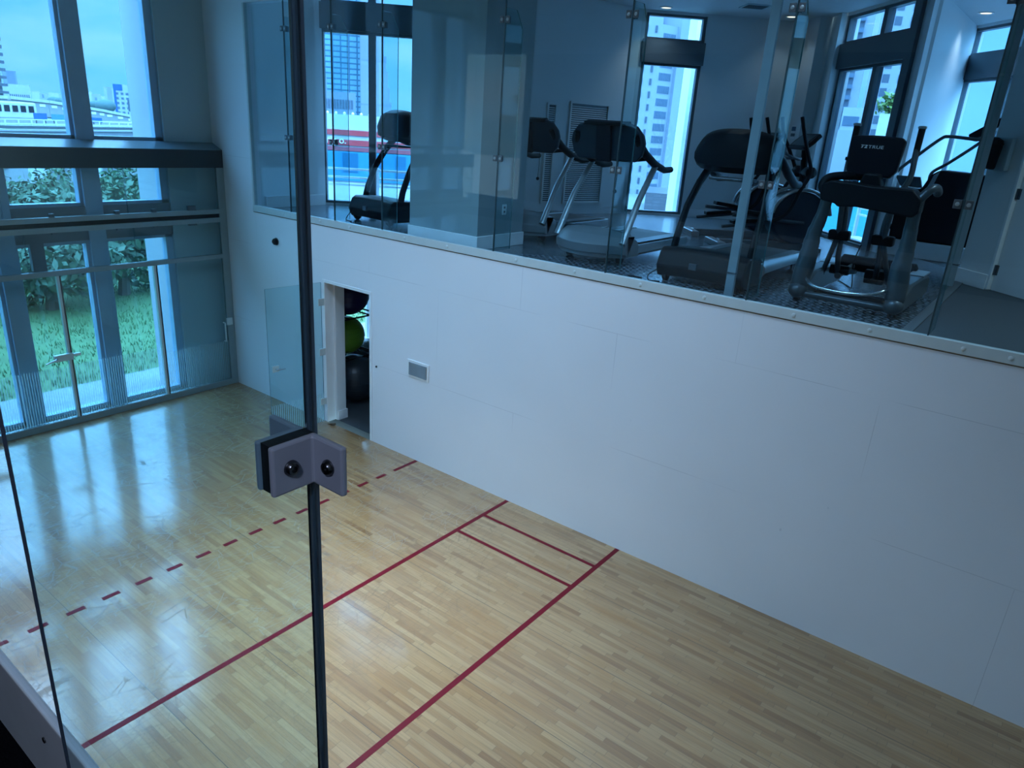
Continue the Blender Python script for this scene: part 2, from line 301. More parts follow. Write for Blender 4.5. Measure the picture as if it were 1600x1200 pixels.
M['win'] = glass('blue_tinted_window_glass', (0.58, 0.78, 0.965), 1.0)
M['white_out'] = pm('white_render_outdoors', (0.42, 0.44, 0.46), 0.8, scale=2)
M['concrete'] = pm('pale_concrete', (0.26, 0.28, 0.29), 0.85, var=0.2, scale=3)
M['conc_dark'] = pm('stained_concrete', (0.16, 0.18, 0.20), 0.85, var=0.25, scale=1.5)
M['green_ball'] = pm('lime_green_vinyl', (0.16, 0.33, 0.02), 0.3, var=0.05)
M['grey_ball'] = pm('grey_vinyl', (0.05, 0.065, 0.075), 0.35)
M['dark_ball'] = pm('charcoal_vinyl', (0.022, 0.03, 0.04), 0.35)
M['purple_ball'] = pm('purple_vinyl', (0.02, 0.012, 0.07), 0.35)
M['white'] = pm('white_plastic', (0.75, 0.77, 0.78), 0.4)
M['lamp'] = emit('downlight_glow', (1.0, 0.82, 0.62), 2.2)

# ------------------------------------------------------------------ mesh builder
class MB:
    def __init__(s, mat=None):
        s.bm = bmesh.new(); s.T = mat or Matrix()
    def _v(s, p): return s.bm.verts.new(s.T @ Vector(p))
    def box(s, a, b, T=None):
        x0, y0, z0 = a; x1, y1, z1 = b
        t = s.T @ T if T else s.T
        v = [s.bm.verts.new(t @ Vector(p)) for p in ((x0, y0, z0), (x1, y0, z0), (x1, y1, z0), (x0, y1, z0), (x0, y0, z1), (x1, y0, z1), (x1, y1, z1), (x0, y1, z1))]
        for f in ((3, 2, 1, 0), (4, 5, 6, 7), (0, 1, 5, 4), (1, 2, 6, 5), (2, 3, 7, 6), (3, 0, 4, 7)):
            s.bm.faces.new([v[i] for i in f])
        return s
    def prism(s, pts, axis, a, b):       # polygon extruded along axis 0/1/2 from a to b; pts give the other two coordinates in order
        def mk(p, h):
            q = list(p); q.insert(axis, h); return s._v(q)
        A = [mk(p, a) for p in pts]; B = [mk(p, b) for p in pts]; n = len(pts)
        s.bm.faces.new(A); s.bm.faces.new(list(reversed(B)))
        for i in range(n): s.bm.faces.new([A[i], B[i], B[(i + 1) % n], A[(i + 1) % n]])
        bmesh.ops.recalc_face_normals(s.bm, faces=s.bm.faces[:])
        return s
    def tube(s, pts, r, seg=12, cap=True, flat=1.0):
        pts = [Vector(p) for p in pts]; n = len(pts)
        rs = r if isinstance(r, (list, tuple)) else [r] * n
        up = None; rings = []
        for i, p in enumerate(pts):
            d = (pts[min(i + 1, n - 1)] - pts[max(i - 1, 0)]).normalized()
            if up is None:
                up = Vector((0, 0, 1)) if abs(d.z) < 0.9 else Vector((1, 0, 0))
            x = d.cross(up).normalized(); y = x.cross(d).normalized(); up = y
            rings.append([s._v(p + x * math.cos(2 * PI * k / seg) * rs[i] + y * math.sin(2 * PI * k / seg) * rs[i] * flat) for k in range(seg)])
        for a, b in zip(rings, rings[1:]):
            for k in range(seg): s.bm.faces.new([a[k], a[(k + 1) % seg], b[(k + 1) % seg], b[k]])
        if cap:
            s.bm.faces.new(list(reversed(rings[0]))); s.bm.faces.new(rings[-1])
        return s
    def lathe(s, prof, seg=24, c=(0, 0, 0), axis=2):
        rings = []
        for r, h in prof:
            ring = []
            for k in range(seg):
                a = 2 * PI * k / seg; q = [r * math.cos(a), r * math.sin(a)]; q.insert(axis, h)
                ring.append(s._v((q[0] + c[0], q[1] + c[1], q[2] + c[2])))
            rings.append(ring)
        for a, b in zip(rings, rings[1:]):
            for k in range(seg): s.bm.faces.new([a[k], a[(k + 1) % seg], b[(k + 1) % seg], b[k]])
        s.bm.faces.new(list(reversed(rings[0]))); s.bm.faces.new(rings[-1])
        bmesh.ops.recalc_face_normals(s.bm, faces=s.bm.faces[:])
        return s
    def ball(s, c, r, sc=(1, 1, 1), u=24, v=14):
        mt = s.T @ Matrix.Translation(c) @ Matrix.Diagonal((r * sc[0], r * sc[1], r * sc[2], 1))
        bmesh.ops.create_uvsphere(s.bm, u_segments=u, v_segments=v, radius=1, matrix=mt); return s
    def loft(s, sections):                # list of equal-length closed rings
        rings = [[s._v(p) for p in sec] for sec in sections]; n = len(rings[0])
        for a, b in zip(rings, rings[1:]):
            for k in range(n): s.bm.faces.new([a[k], a[(k + 1) % n], b[(k + 1) % n], b[k]])
        s.bm.faces.new(list(reversed(rings[0]))); s.bm.faces.new(rings[-1])
        bmesh.ops.recalc_face_normals(s.bm, faces=s.bm.faces[:])
        return s
    def build(s, name, mat, parent=None, bevel=0.0, seg=2, smooth=True, angle=40, loc=None, edge=None, edge_axis=None):
        me = bpy.data.meshes.new(name); s.bm.normal_update(); s.bm.to_mesh(me); s.bm.free()
        mats = mat if isinstance(mat, (list, tuple)) else [mat]
        for mm in mats: me.materials.append(mm)
        o = bpy.data.objects.new(name, me); COL.objects.link(o)
        if parent: o.parent = parent
        if loc is not None: o.location = loc
        if bevel:
            b = o.modifiers.new('bevel', 'BEVEL'); b.width = bevel; b.segments = seg; b.limit_method = 'ANGLE'; b.angle_limit = math.radians(35)
        if smooth:
            for p in me.polygons: p.use_smooth = True
            me.set_sharp_from_angle(angle=math.radians(angle))
        return o
def tag(o, label=None, cat=None, group=None, kind=None):
    if label: o['label'] = label
    if cat: o['category'] = cat
    if group: o['group'] = group
    if kind: o['kind'] = kind
    return o
def empty(name, loc=(0, 0, 0), rz=0.0, label=None, cat=None, group=None, kind=None):
    o = bpy.data.objects.new(name, None); COL.objects.link(o); o.location = loc; o.rotation_euler = (0, 0, rz); o.empty_display_size = 0.1
    return tag(o, label, cat, group, kind)
def copy_tree(o, parent=None):
    c = o.copy(); COL.objects.link(c)
    if parent: c.parent = parent
    for ch in list(o.children): copy_tree(ch, c)
    return c
def frame_to(P0, d):            # local frame: x along d (horizontal), y = left normal, z up, origin P0
    d = Vector((d[0], d[1], 0)).normalized(); n = Vector((-d.y, d.x, 0))
    return Matrix(((d.x, n.x, 0, P0[0]), (d.y, n.y, 0, P0[1]), (0, 0, 1, P0[2] if len(P0) > 2 else 0), (0, 0, 0, 1)))
def wall_with_holes(T, s0, s1, z0, z1, t0, t1, holes):
    """solid wall in frame T, s along, thickness t0..t1, rectangular holes (sa, sb, za, zb)"""
    mb = MB(T)
    ss = sorted({s0, s1, *[h[0] for h in holes], *[h[1] for h in holes]}); zs = sorted({z0, z1, *[h[2] for h in holes], *[h[3] for h in holes]})
    ss = [x for x in ss if s0 <= x <= s1]; zs = [x for x in zs if z0 <= x <= z1]
    def solid(i, j):
        if not (0 <= i < len(ss) - 1 and 0 <= j < len(zs) - 1): return False
        c = (ss[i] + ss[i + 1]) / 2; e = (zs[j] + zs[j + 1]) / 2
        return not any(h[0] < c < h[1] and h[2] < e < h[3] for h in holes)
    vd = {}
    def V(i, j, t):
        k = (i, j, t)
        if k not in vd: vd[k] = mb._v((ss[i], t0 if t == 0 else t1, zs[j]))
        return vd[k]
    for i in range(len(ss) - 1):
        for j in range(len(zs) - 1):
            if not solid(i, j): continue
            mb.bm.faces.new([V(i, j, 0), V(i + 1, j, 0), V(i + 1, j + 1, 0), V(i, j + 1, 0)])
            mb.bm.faces.new([V(i, j, 1), V(i, j + 1, 1), V(i + 1, j + 1, 1), V(i + 1, j, 1)])
            if not solid(i - 1, j): mb.bm.faces.new([V(i, j, 0), V(i, j + 1, 0), V(i, j + 1, 1), V(i, j, 1)])
            if not solid(i + 1, j): mb.bm.faces.new([V(i + 1, j, 0), V(i + 1, j, 1), V(i + 1, j + 1, 1), V(i + 1, j + 1, 0)])
            if not solid(i, j - 1): mb.bm.faces.new([V(i, j, 0), V(i, j, 1), V(i + 1, j, 1), V(i + 1, j, 0)])
            if not solid(i, j + 1): mb.bm.faces.new([V(i, j + 1, 0), V(i + 1, j + 1, 0), V(i + 1, j + 1, 1), V(i, j + 1, 1)])
    bmesh.ops.recalc_face_normals(mb.bm, faces=mb.bm.faces[:])
    return mb
def struct(mb, name, mat, label=None, parent=None, **kw):
    kw.setdefault('smooth', False)
    o = mb.build(name, mat, parent, **kw)
    if not parent: tag(o, label, None, None, 'structure')
    return o
ident = Matrix()
def pane(name, a, b, axis, glass_m, edge_m, parent=None, T=None, chamfer=None):
    """a sheet of glass a..b, thin along axis; cut edges get the edge material"""
    mb = MB(T); mb.box(a, b)
    o = mb.build(name, [glass_m, edge_m], parent, smooth=False)
    for p in o.data.polygons:
        n = p.normal if T is None else (T.to_3x3().transposed() @ p.normal)
        if abs(n[axis]) < 0.9: p.material_index = 1
    return o

XB = 0.451            # court face of the glass back wall
NEAR = -5.70          # court face of the near side wall
# ------------------------------------------------------------------ the court shell
fl = MB().box((XB - 0.45, NEAR - 0.02, -0.12), (12.7, 0.0, 0.0))
floor_o = struct(fl, 'floor', M['floor'], 'pale maple strip court floor with dark red painted court lines')
def strip(a, b):
    return struct(MB().box(a + (0.0002,), b + (0.0016,)), 'court_line', M['line'], parent=floor_o)
h = 0.025
strip((6.096 - h, NEAR), (6.096 + h, -0.002)); strip((7.62 - h, NEAR), (7.62 + h, -0.002))
for y in (-0.457, -0.914):
    strip((6.121, y - 0.021), (7.595, y + 0.021))
strip((4.564 - h, -0.41), (4.564 + h, -0.002))
y = -0.553
while y > NEAR + 0.4:
    strip((4.564 - h, y - 0.15), (4.564 + h, y)); y -= 0.298

DOOR = (2.735, 3.665, 0.0, 2.085)
# gym-side wall: doorway below, long glazed opening above
w = wall_with_holes(ident, 0.0, 12.7, 0.0, 6.3, 0.0, 0.14, [DOOR, (1.17, 12.7, 2.845, 5.56)])
struct(w, 'wall_right', M['wall'], 'white panelled court side wall under the gym glazing')
struct(MB().box((1.17, -0.003, 2.836), (12.7, 0.0, 2.847)), 'trim', M['caulk'], 'brown caulked edge along the top of the court side wall')
w = MB().box((0.0, NEAR - 0.11, 0.0), (12.7, NEAR, 2.42)); struct(w, 'wall_left', M['wall'], 'near court side wall below the viewing gallery')
w = MB().box((0.0, NEAR - 0.11, 5.56), (12.7, NEAR, 6.3)); struct(w, 'wall_left', M['wall_plain'], 'wall above the viewing gallery glass')
w = MB().box((12.7, -7.9, 0), (12.85, 5.4, 6.3)); struct(w, 'wall_front', M['wall_plain'], 'front wall of the court')
struct(MB().box((-0.1, -7.9, 6.2), (12.85, 0.14, 6.35)), 'ceiling', M['ceiling'], 'white court ceiling')
# viewing gallery
struct(MB().box((0.0, -7.9, 2.42), (12.85, NEAR, 2.60)), 'floor', M['carpet'], 'dark speckled carpet of the viewing gallery')
struct(MB().box((0.0, -8.0, 2.42), (12.85, -7.9, 6.3)), 'wall_rear', M['dark_wall'], 'gallery wall behind the viewer')
curb = MB().box((0.3, NEAR - 0.022, 2.60), (12.7, NEAR, 2.868))
curb_o = struct(curb, 'trim', M['curb'], 'grey kerb holding the gallery glass', bevel=0.004)
for x in (8.95, 9.25, 9.75):
    struct(MB(Matrix.Translation((x, NEAR - 0.022, 2.78)) @ Matrix.Rotation(PI / 2, 4, 'X')).lathe([(0.008, 0), (0.008, 0.003), (0.004, 0.004)], 12), 'screw_cap', M['bolt'], parent=curb_o)

# ------------------------------------------------------------------ windows of the back end (curtain wall at x about 0.1)
XW0, XW1 = 0.02, 0.20
MUL = [(-5.02, -4.80), (-4.06, -3.84), (-2.975, -2.765), (-1.885, -1.665)]
EDGE = -0.72
wb = MB().box((0.03, EDGE, -0.05), (0.21, 0.0, 6.3)); struct(wb, 'wall_back', M['grey_wall'], 'grey end wall beside the tall windows')
struct(MB().box((-0.55, -0.79, -0.3), (0.0, -0.25, 7.0)), 'wall_outer', M['white_out'], 'white outer pier right of the tall windows')
bays = []
ys = [-5.7] + [v for m_ in MUL for v in m_] + [EDGE]
lv = [(0.045, 2.44), (2.885, 3.56), (3.735, 6.2)]
for k in range(0, len(ys) - 1, 2):
    y0, y1 = ys[k], ys[k + 1]
    for z0, z1 in lv:
        bays.append((y0, y1, z0, z1))
# frame members: mullions and sills are one curtain-wall frame per bay window
n_w = 1
for (y0, y1, z0, z1) in bays:
    wn = empty('window_%d' % n_w, (0.1, (y0 + y1) / 2, z0), kind='structure', label='aluminium framed window bay at the end of the court'); n_w += 1
    T = Matrix.Translation((-0.1, -(y0 + y1) / 2, -z0))
    f = MB(T); t = 0.045
    f.box((0.04, y0, z0), (0.16, y0 + t * .55, z1)); rw = t * (2.3 if y1 == EDGE else 0.9); f.box((0.04, y1 - rw, z0), (0.16, y1, z1)); f.box((0.04, y0, z0), (0.16, y1, z0 + t)); f.box((0.04, y0, z1 - t), (0.16, y1, z1))
    f.build('frame', M['mullion'], wn, smooth=False)
    pane('pane', (0.075, y0 + .02, z0 + .02), (0.085, y1 - .03, z1 - .02), 0, M['win'], M['edge'], wn, T)
for (y0, y1) in MUL:
    struct(MB().box((0.0, y0, -0.05), (0.21, y1, 6.2)), 'trim', M['mullion'], 'wide grey mullion between the tall end windows', bevel=0.006)
for z0, z1, mm, lb in ((-0.1, 0.045, 'alu', 'aluminium sill at the foot of the end windows'), (2.44, 2.885, 'alu_dark', 'grey spandrel band between lower and middle end windows'), (3.56, 3.735, 'alu_dark', 'grey spandrel behind the dark beam')):
    struct(MB().box((0.01, -5.7, z0), (0.19, EDGE, z1)), 'trim', M[mm], lb)
# dark beam with sloping top ledge
bm_ = MB().prism([(XB + 0.005, 3.395), (XB + 0.005, 3.640), (0.12, 3.640), (0.12, 3.395)], 1, -5.7, 0.0)
struct(bm_, 'trim', M['beam'], 'dark beam with a sloping ledge across the end windows')

struct(MB().prism([(XB + 0.005, 3.6401), (XB + 0.005, 3.648), (0.21, 3.735), (0.12, 3.735), (0.12, 3.6401)], 1, -5.7, 0.0), 'trim', M['ledge'], 'sloping ledge on top of the dark beam, coloured lighter for skylight')
# small opening sash in the lower window bay
sash = empty('window_%d' % n_w, (0.14, -2.62, 2.06), kind='structure', label='small vent sash inside the lower end window'); n_w += 1
T = Matrix.Translation((-0.14, 2.62, -2.06))
f = MB(T); f.box((0.09, -2.76, 2.0), (0.17, -1.89, 2.06)); f.box((0.09, -2.60, 2.06), (0.17, -2.44, 2.44)); f.build('frame', M['alu_dark'], sash, smooth=False, bevel=0.004)
lt = MB(T); lt.tube([(0.185, -2.74, 2.075), (0.2, -2.6, 2.085), (0.2, -2.5, 2.07)], 0.012); lt.build('latch', M['black'], sash)

# ------------------------------------------------------------------ glass back wall of the court
def bar(a, b, lb, mat='alu', **kw):
    return struct(MB().box(a, b), 'trim', M[mat], lb, bevel=0.004, **kw)
bar((XB - 0.06, -5.7, 0.001), (XB + 0.012, -0.0, 0.095), 'aluminium bottom rail of the glass back wall', 'alu')
bar((XB - 0.055, -5.7, 2.06), (XB + 0.012, -0.0, 2.125), 'aluminium door head rail of the glass back wall', 'alu')
bar((XB - 0.055, -0.115, 0.095), (XB + 0.010, 0.0, 3.395), 'aluminium jamb in the corner of the glass back wall', 'alu')
tr = MB(); tr.box((XB - 0.05, -5.7, 2.735), (XB + 0.02, -0.058, 2.80)); tr.box((XB - 0.04, -5.7, 2.670), (XB - 0.02, -0.058, 2.74)); tr.box((XB - 0.05, -5.7, 2.607), (XB + 0.02, -0.058, 2.675))
trk = struct(tr, 'trim', M['alu'], 'channel shaped transom across the glass back wall', bevel=0.003)
struct(MB().box((XB - 0.018, -5.7, 2.672), (XB - 0.012, -0.06, 2.738)), 'recess_shade', M['black'], parent=trk)  # black sheet standing in for the shade inside the channel
for y_, big in ((-3.72, 0), (-2.40, 0), (-1.60, 0), (-1.10, 0), (-0.55, 1)):
    dy = 0.06 if big else 0.03
    struct(MB().box((XB - 0.03, y_ - dy, 2.80), (XB + 0.022, y_ + dy, 2.845 + 0.02 * big)), 'glass_clip', M['gunmetal'], parent=trk, bevel=0.004)
    struct(MB().box((XB - 0.03, y_ - dy, 2.585), (XB + 0.022, y_ + dy, 2.61)), 'glass_clip', M['gunmetal'], parent=trk, bevel=0.003)
# fixed panes and the two door leaves
segs = [(-5.68, -4.60), (-4.60, -3.50)]
def gwin(y0, y1, z0, z1, lb):
    global n_w
    o = pane('window_%d' % n_w, (XB - 0.022, y0, z0), (XB - 0.010, y1, z1), 0, M['court_glass'], M['edge']); n_w += 1
    return tag(o, lb, kind='structure')
for y0, y1 in ((-5.69, -4.10), (-4.09, -2.75), (-2.74, -1.405), (-1.395, -0.118)):
    gwin(y0, y1, 2.127, 2.606, 'glass strip above the door head of the back wall'); 
for y0, y1 in ((-5.69, -4.10), (-4.09, -2.935), (-2.925, -1.455), (-1.445, -0.118)):
    gwin(y0, y1, 2.802, 3.394, 'upper glass pane of the court back wall')
gwin(-5.69, -3.72, 0.096, 2.059, 'lower fixed glass pane at the left of the court back wall')
gwin(-1.135, -0.118, 0.096, 2.059, 'lower fixed glass pane beside the corner of the court back wall')
def leaf(nm, y0, y1, lb):
    d = empty(nm, (XB - 0.016, (y0 + y1) / 2, 0.1), kind='structure', label=lb)
    T = Matrix.Translation((-(XB - 0.016), -(y0 + y1) / 2, -0.1))
    o = pane('glass_leaf', (-0.006, -(y1 - y0) / 2, 0), (0.006, (y1 - y0) / 2, 1.955), 0, M['court_glass'], M['edge'], d)
    f = MB(); hw = (y1 - y0) / 2
    f.box((-0.03, hw - 0.042, -0.004), (0.03, hw, 1.958)); f.build('stile', M['alu_light'], d, bevel=0.004, smooth=False)
    f = MB(); f.box((0.012, hw - 0.012, -0.002), (0.034, hw + 0.006, 1.958)); f.build('closing_edge', M['bolt'], d, smooth=False)
    return d
d1_ = leaf('door_1', -3.71, -2.415, 'glass door leaf with a long steel lock case in the back wall')
lk = MB(Matrix.Translation((0.03, 1.295 / 2, 0.98 - 0.1))); lk.box((0, -0.23, -0.045), (0.05, 0.0, 0.045)); lk_o = lk.build('lock_case', M['alu_light'], d1_, bevel=0.005, smooth=False)
MBk = MB(Matrix.Translation((0.08, 1.295 / 2, 0.88))); MBk.tube([(0, -0.2, 0), (0.05, -0.24, 0.0), (0.05, -0.36, -0.03)], [0.013, 0.013, 0.009]); MBk.build('lever_handle', M['chrome'], d1_)
MBk = MB(Matrix.Translation((0.03, 1.295 / 2, 0.89))); MBk.box((0, 0.01, -0.02), (0.035, 0.10, 0.02)); MBk.build('strike', M['alu_light'], d1_, bevel=0.004, smooth=False)
d2_ = leaf('door_2', -2.405, -1.150, 'glass door leaf right of the long lock case in the back wall')
# pull handle on the corner jamb
ph = empty('door_pull', (XB + 0.008, -0.13, 1.0), label='pale pull bar fixed in the corner beside the glass back wall', cat='door handle')
MB().tube([(0.0, -0.06, 0.05), (0.05, -0.06, 0.05), (0.05, -0.06, -0.25), (0.0, -0.06, -0.25)], 0.011).build('bar', M['alu_light'], ph)
MB().box((0.0, -0.01, 0.0), (0.028, 0.085, 0.115)).build('latch_block', M['alu_light'], ph, bevel=0.005, smooth=False)
dp = empty('lock_case', (XB + 0.012, -3.42, 0.47), label='small dark lock box low on the glass back wall at the left edge', cat='lock')
MB().box((-0.006, -0.08, -0.05), (0.04, 0.06, 0.06)).build('case', M['gunmetal'], dp, bevel=0.004, smooth=False)
MB().box((0.04, -0.05, -0.01), (0.055, 0.03, 0.02)).build('plate', M['chrome'], dp, bevel=0.003, smooth=False)

# ------------------------------------------------------------------ glass gallery between court and gym
SEAMS = [1.172, 2.05, 2.98, 3.88, 5.66, 7.09, 8.52, 9.95, 11.38, 12.69]
sh = MB().box((1.172, -0.012, 2.847), (12.69, 0.05, 2.935)); shoe_o = struct(sh, 'trim', M['shoe'], 'pale metal shoe along the foot of the gym glazing', bevel=0.003)
for x in [1.9, 2.35, 2.7, 3.3, 4.3, 5.0, 6.0, 6.75, 7.5, 8.15, 8.95, 9.55, 10.2, 10.5]:
    struct(MB(Matrix.Translation((x, -0.012, 2.893)) @ Matrix.Rotation(PI / 2, 4, 'X')).lathe([(0.017, 0), (0.017, 0.004), (0.011, 0.007)], 14), 'screw_cap', M['alu_light'], parent=shoe_o, smooth=True)
struct(MB().box((1.172, -0.002, 2.935), (1.205, 0.05, 5.56)), 'trim', M['shoe'], 'pale jamb at the left end of the gym glazing')
for a, b in zip(SEAMS, SEAMS[1:]):
    o = pane('window_%d' % n_w, (a + 0.003, 0.008, 2.90), (b - 0.003, 0.020, 5.56), 1, M['pane'], M['edge']); n_w += 1
    tag(o, 'tall frameless glass pane between court and gym', kind='structure')
FIN = {2.05: ('narrow glass fin second from the left end of the gym glazing', .24), 2.98: ('glass fin in front of the dark curved treadmill window, left of its machine', .24),
       3.88: ('glass fin crossing the treadmill half hidden by the pier', .24), 5.66: ('glass fin in front of the white pier with the baseboard', .28),
       7.09: ('glass fin crossing the silver treadmill', .28), 8.52: ('glass fin between the black treadmill and the front elliptical', .28), 9.95: ('glass fin beside the white door wall, rightmost of the gym fins', .28)}
for x, (lb, dp_) in FIN.items():
    r = empty('glass_fin', (x, 0.022, 2.94), label=lb, cat='glass fin', group='stiffening fins of the gym glazing')
    zt = 2.43 if x < 4 else 2.40
    MB().box((-0.0045, -0.018, -0.085), (0.0045, -0.001, 2.6)).build('glass_joint', M['seal'], r, smooth=False)
    mb = MB().prism([(0, 0), (dp_, 0), (dp_, zt - 0.16), (dp_ - 0.11, zt), (0, zt)], 0, -0.006, 0.006)
    o = mb.build('sheet', [M['fin'], M['edge']], r, smooth=False)
    for p in o.data.polygons:
        if abs(p.normal.x) < 0.9: p.material_index = 1
    for zc in (0.972, 2.29):
        c = MB(); c.box((-0.062, -0.024, zc - 0.032), (-0.010, -0.015, zc + 0.032)); c.box((0.010, -0.024, zc - 0.032), (0.062, -0.015, zc + 0.032))
        c.box((0.0065, 0.0, zc - 0.032), (0.015, 0.06, zc + 0.032)); c.box((-0.015, 0.0, zc - 0.032), (-0.0065, 0.06, zc + 0.032))
        co = c.build('clamp', M['gunmetal'], r, bevel=0.003, smooth=False)
        for sx in (-0.036, 0.036):
            MB(Matrix.Translation((sx, -0.024, zc)) @ Matrix.Rotation(PI / 2, 4, 'X')).lathe([(0.015, 0), (0.015, 0.004), (0.009, 0.006)], 14).build('bolt', M['alu'], co)
# white upright posts behind the glazing
for x, y_, wd, lb in ((8.275, 0.24, 0.04, 'slim pale metal post in front of the black treadmill'), (9.69, 3.16, 0.052, 'slim pale metal post beside the white pier with the black bin')):
    p = empty('metal_post', (x, y_, 2.862), label=lb, cat='post')
    MB().box((-wd, -0.02, 0), (wd, 0.02, 3.37)).build('shaft', M['post'], p, bevel=0.004, smooth=False)
    MB().box((-wd * 1.05, -0.024, 0.24), (wd * 1.05, 0.024, 0.255)).build('joint_band', M['gunmetal'], p, smooth=False)

# ------------------------------------------------------------------ near gallery glass, fin and big clamp
XF = 10.006
o = pane('window_%d' % n_w, (8.57, NEAR - 0.013, 2.86), (XF - 0.0015, NEAR - 0.004, 5.56), 1, M['near_pane'], M['near_edge']); n_w += 1
tag(o, 'near gallery glass pane left of the glass fin', kind='structure')
o = pane('window_%d' % n_w, (XF + 0.0015, NEAR - 0.013, 2.86), (11.43, NEAR - 0.004, 5.56), 1, M['near_pane'], M['near_edge']); n_w += 1
tag(o, 'near gallery glass pane right of the glass fin', kind='structure')
for a, b in ((7.14, 8.566), (5.71, 7.136), (4.28, 5.706), (0.4, 4.276), (11.434, 12.69)):
    o = pane('window_%d' % n_w, (a, NEAR - 0.013, 2.86), (b, NEAR - 0.004, 5.56), 1, M['near_pane'], M['near_edge']); n_w += 1
    tag(o, 'near gallery glass pane outside the view', kind='structure')
nf = empty('glass_fin', (XF, NEAR - 0.013, 2.869), label='near glass fin seen edge on, holding the big grey clamp', cat='glass fin')
o = MB().box((-0.005, -0.262, 0.0), (0.005, 0, 2.69)).build('sheet', [M['near_fin'] if 'near_fin' in M else M['fin'], M['near_edge']], nf, smooth=False)
for p in o.data.polygons:
    if abs(p.normal.x) < 0.9: p.material_index = 1
MB().box((-0.0062, -0.001, 0.0), (-0.003, 0.001, 2.69)).build('steel_strip', M['chrome'], nf, smooth=False)
ck = empty('glass_clamp', (XF, NEAR - 0.0135, 3.896), label='big grey angled clamp with two dark bolts joining the near glass panes', cat='clamp')
for sgn in (1, -1):
    t_ = 0.0075
    L_ = [(sgn * 0.0075, 0.0), (sgn * 0.060, 0.0), (sgn * 0.060, -t_), (sgn * (0.0075 + t_), -t_), (sgn * (0.0075 + t_), -0.055), (sgn * 0.0075, -0.055)]
    pl = MB().prism(L_, 2, -0.027, 0.027).build('angle_plate', M['clamp'], ck, bevel=0.0025, smooth=False)
    for loc, rot in (((sgn * 0.040, -t_, 0.0), Matrix.Rotation(PI / 2, 4, 'X')), ((sgn * (0.0075 + t_), -0.034, 0.0), Matrix.Rotation(sgn * PI / 2, 4, 'Y'))):
        MB(Matrix.Translation(loc) @ rot).lathe([(0.0085, 0), (0.0085, 0.002), (0.006, 0.0055), (0.0035, 0.006), (0.003, 0.003)], 18).build('bolt', M['bolt'], pl)
    # grey gasket between plate and glass
MB().box((-0.0075, -0.052, -0.026), (0.0075, -0.0, 0.026)).build('gasket', M['rubber'], ck, smooth=False)

# ------------------------------------------------------------------ doorway, glass leaf, frame, panel and cap on the court wall
x0, x1, _, zt = DOOR
fr = MB(); fr.box((x0 - 0.03, -0.006, 0.0), (x0 + 0.012, 0.15, zt + 0.03)); fr.box((x1 - 0.012, -0.006, 0.0), (x1 + 0.035, 0.15, zt + 0.03)); fr.box((x0 + 0.012, -0.006, zt - 0.012), (x1 - 0.012, 0.15, zt + 0.03))
struct(fr, 'trim', M['white'], 'thin white frame of the low doorway in the court wall', bevel=0.003)
LX, LY = 2.735 - 2.70, 0.83
ang = math.atan2(-0.83, 2.66 - 2.735)
dl = empty('door_3', (2.722, -0.014, 0.0), ang, kind='structure', label='open glass door leaf hinged at the low doorway')
o = pane('glass_leaf', (0.03, -0.006, 0.02), (0.86, 0.006, 2.075), 1, M['door_glass'], M['edge'], dl)
for z_ in (0.33, 1.08, 1.80):
    MB().box((-0.012, -0.016, z_ - 0.05), (0.085, 0.016, z_ + 0.05)).build('hinge', M['alu_light'], dl, bevel=0.006, smooth=False)
hd = MB(); hd.box((0.72, -0.02, 0.93), (0.82, 0.02, 1.02)); hd_o = hd.build('lock_plate', M['alu_light'], dl, bevel=0.005, smooth=False)
MB().tube([(0.77, 0.02, 0.975), (0.77, 0.055, 0.975), (0.65, 0.06, 0.97)], [0.012, 0.012, 0.008]).build('lever_handle', M['chrome'], hd_o)
pn = empty('wall_panel', (4.565, 0.0, 1.265), label='small hinged grey access panel low on the court wall right of the doorway', cat='access panel')
MB().box((-0.185, -0.012, -0.115), (0.185, -0.0005, 0.115)).build('frame', M['white'], pn, bevel=0.003, smooth=False)
MB().box((-0.155, -0.022, -0.085), (0.155, -0.011, 0.085)).build('cover', pm('grey_panel_cover', (0.22, 0.25, 0.28), 0.35, 0.3), pn, bevel=0.004, smooth=False)
cp = empty('wall_fitting', (1.69, 0.0, 2.48), label='small dark round fitting on the white wall under the gym glass corner', cat='wall fitting')
MB(Matrix.Rotation(PI / 2, 4, 'X')).lathe([(0.035, 0), (0.045, 0.012), (0.045, 0.04), (0.03, 0.055)], 20).build('cap', M['black'], cp)
MB(Matrix.Rotation(PI / 2, 4, 'X')).lathe([(0.055, 0.0), (0.055, 0.006)], 20).build('rose', M['gunmetal'], cp)
kh = empty('wall_stop', (3.79, 0.0, 1.12), label='tiny black plug on the wall just right of the doorway', cat='wall plug')
MB(Matrix.Rotation(PI / 2, 4, 'X')).lathe([(0.013, 0), (0.013, 0.012), (0.008, 0.016)], 14).build('plug', M['black'], kh)
ds = empty('door_stop', (2.79, -0.02, 0.0), label='small brown wooden wedge at the foot of the open glass door', cat='door wedge')
MB().prism([(0, 0), (0.13, 0), (0.13, 0.035)], 1, -0.035, 0.02).build('wedge', pm('brown_wood', (0.12, 0.07, 0.035), 0.6), ds, smooth=False)

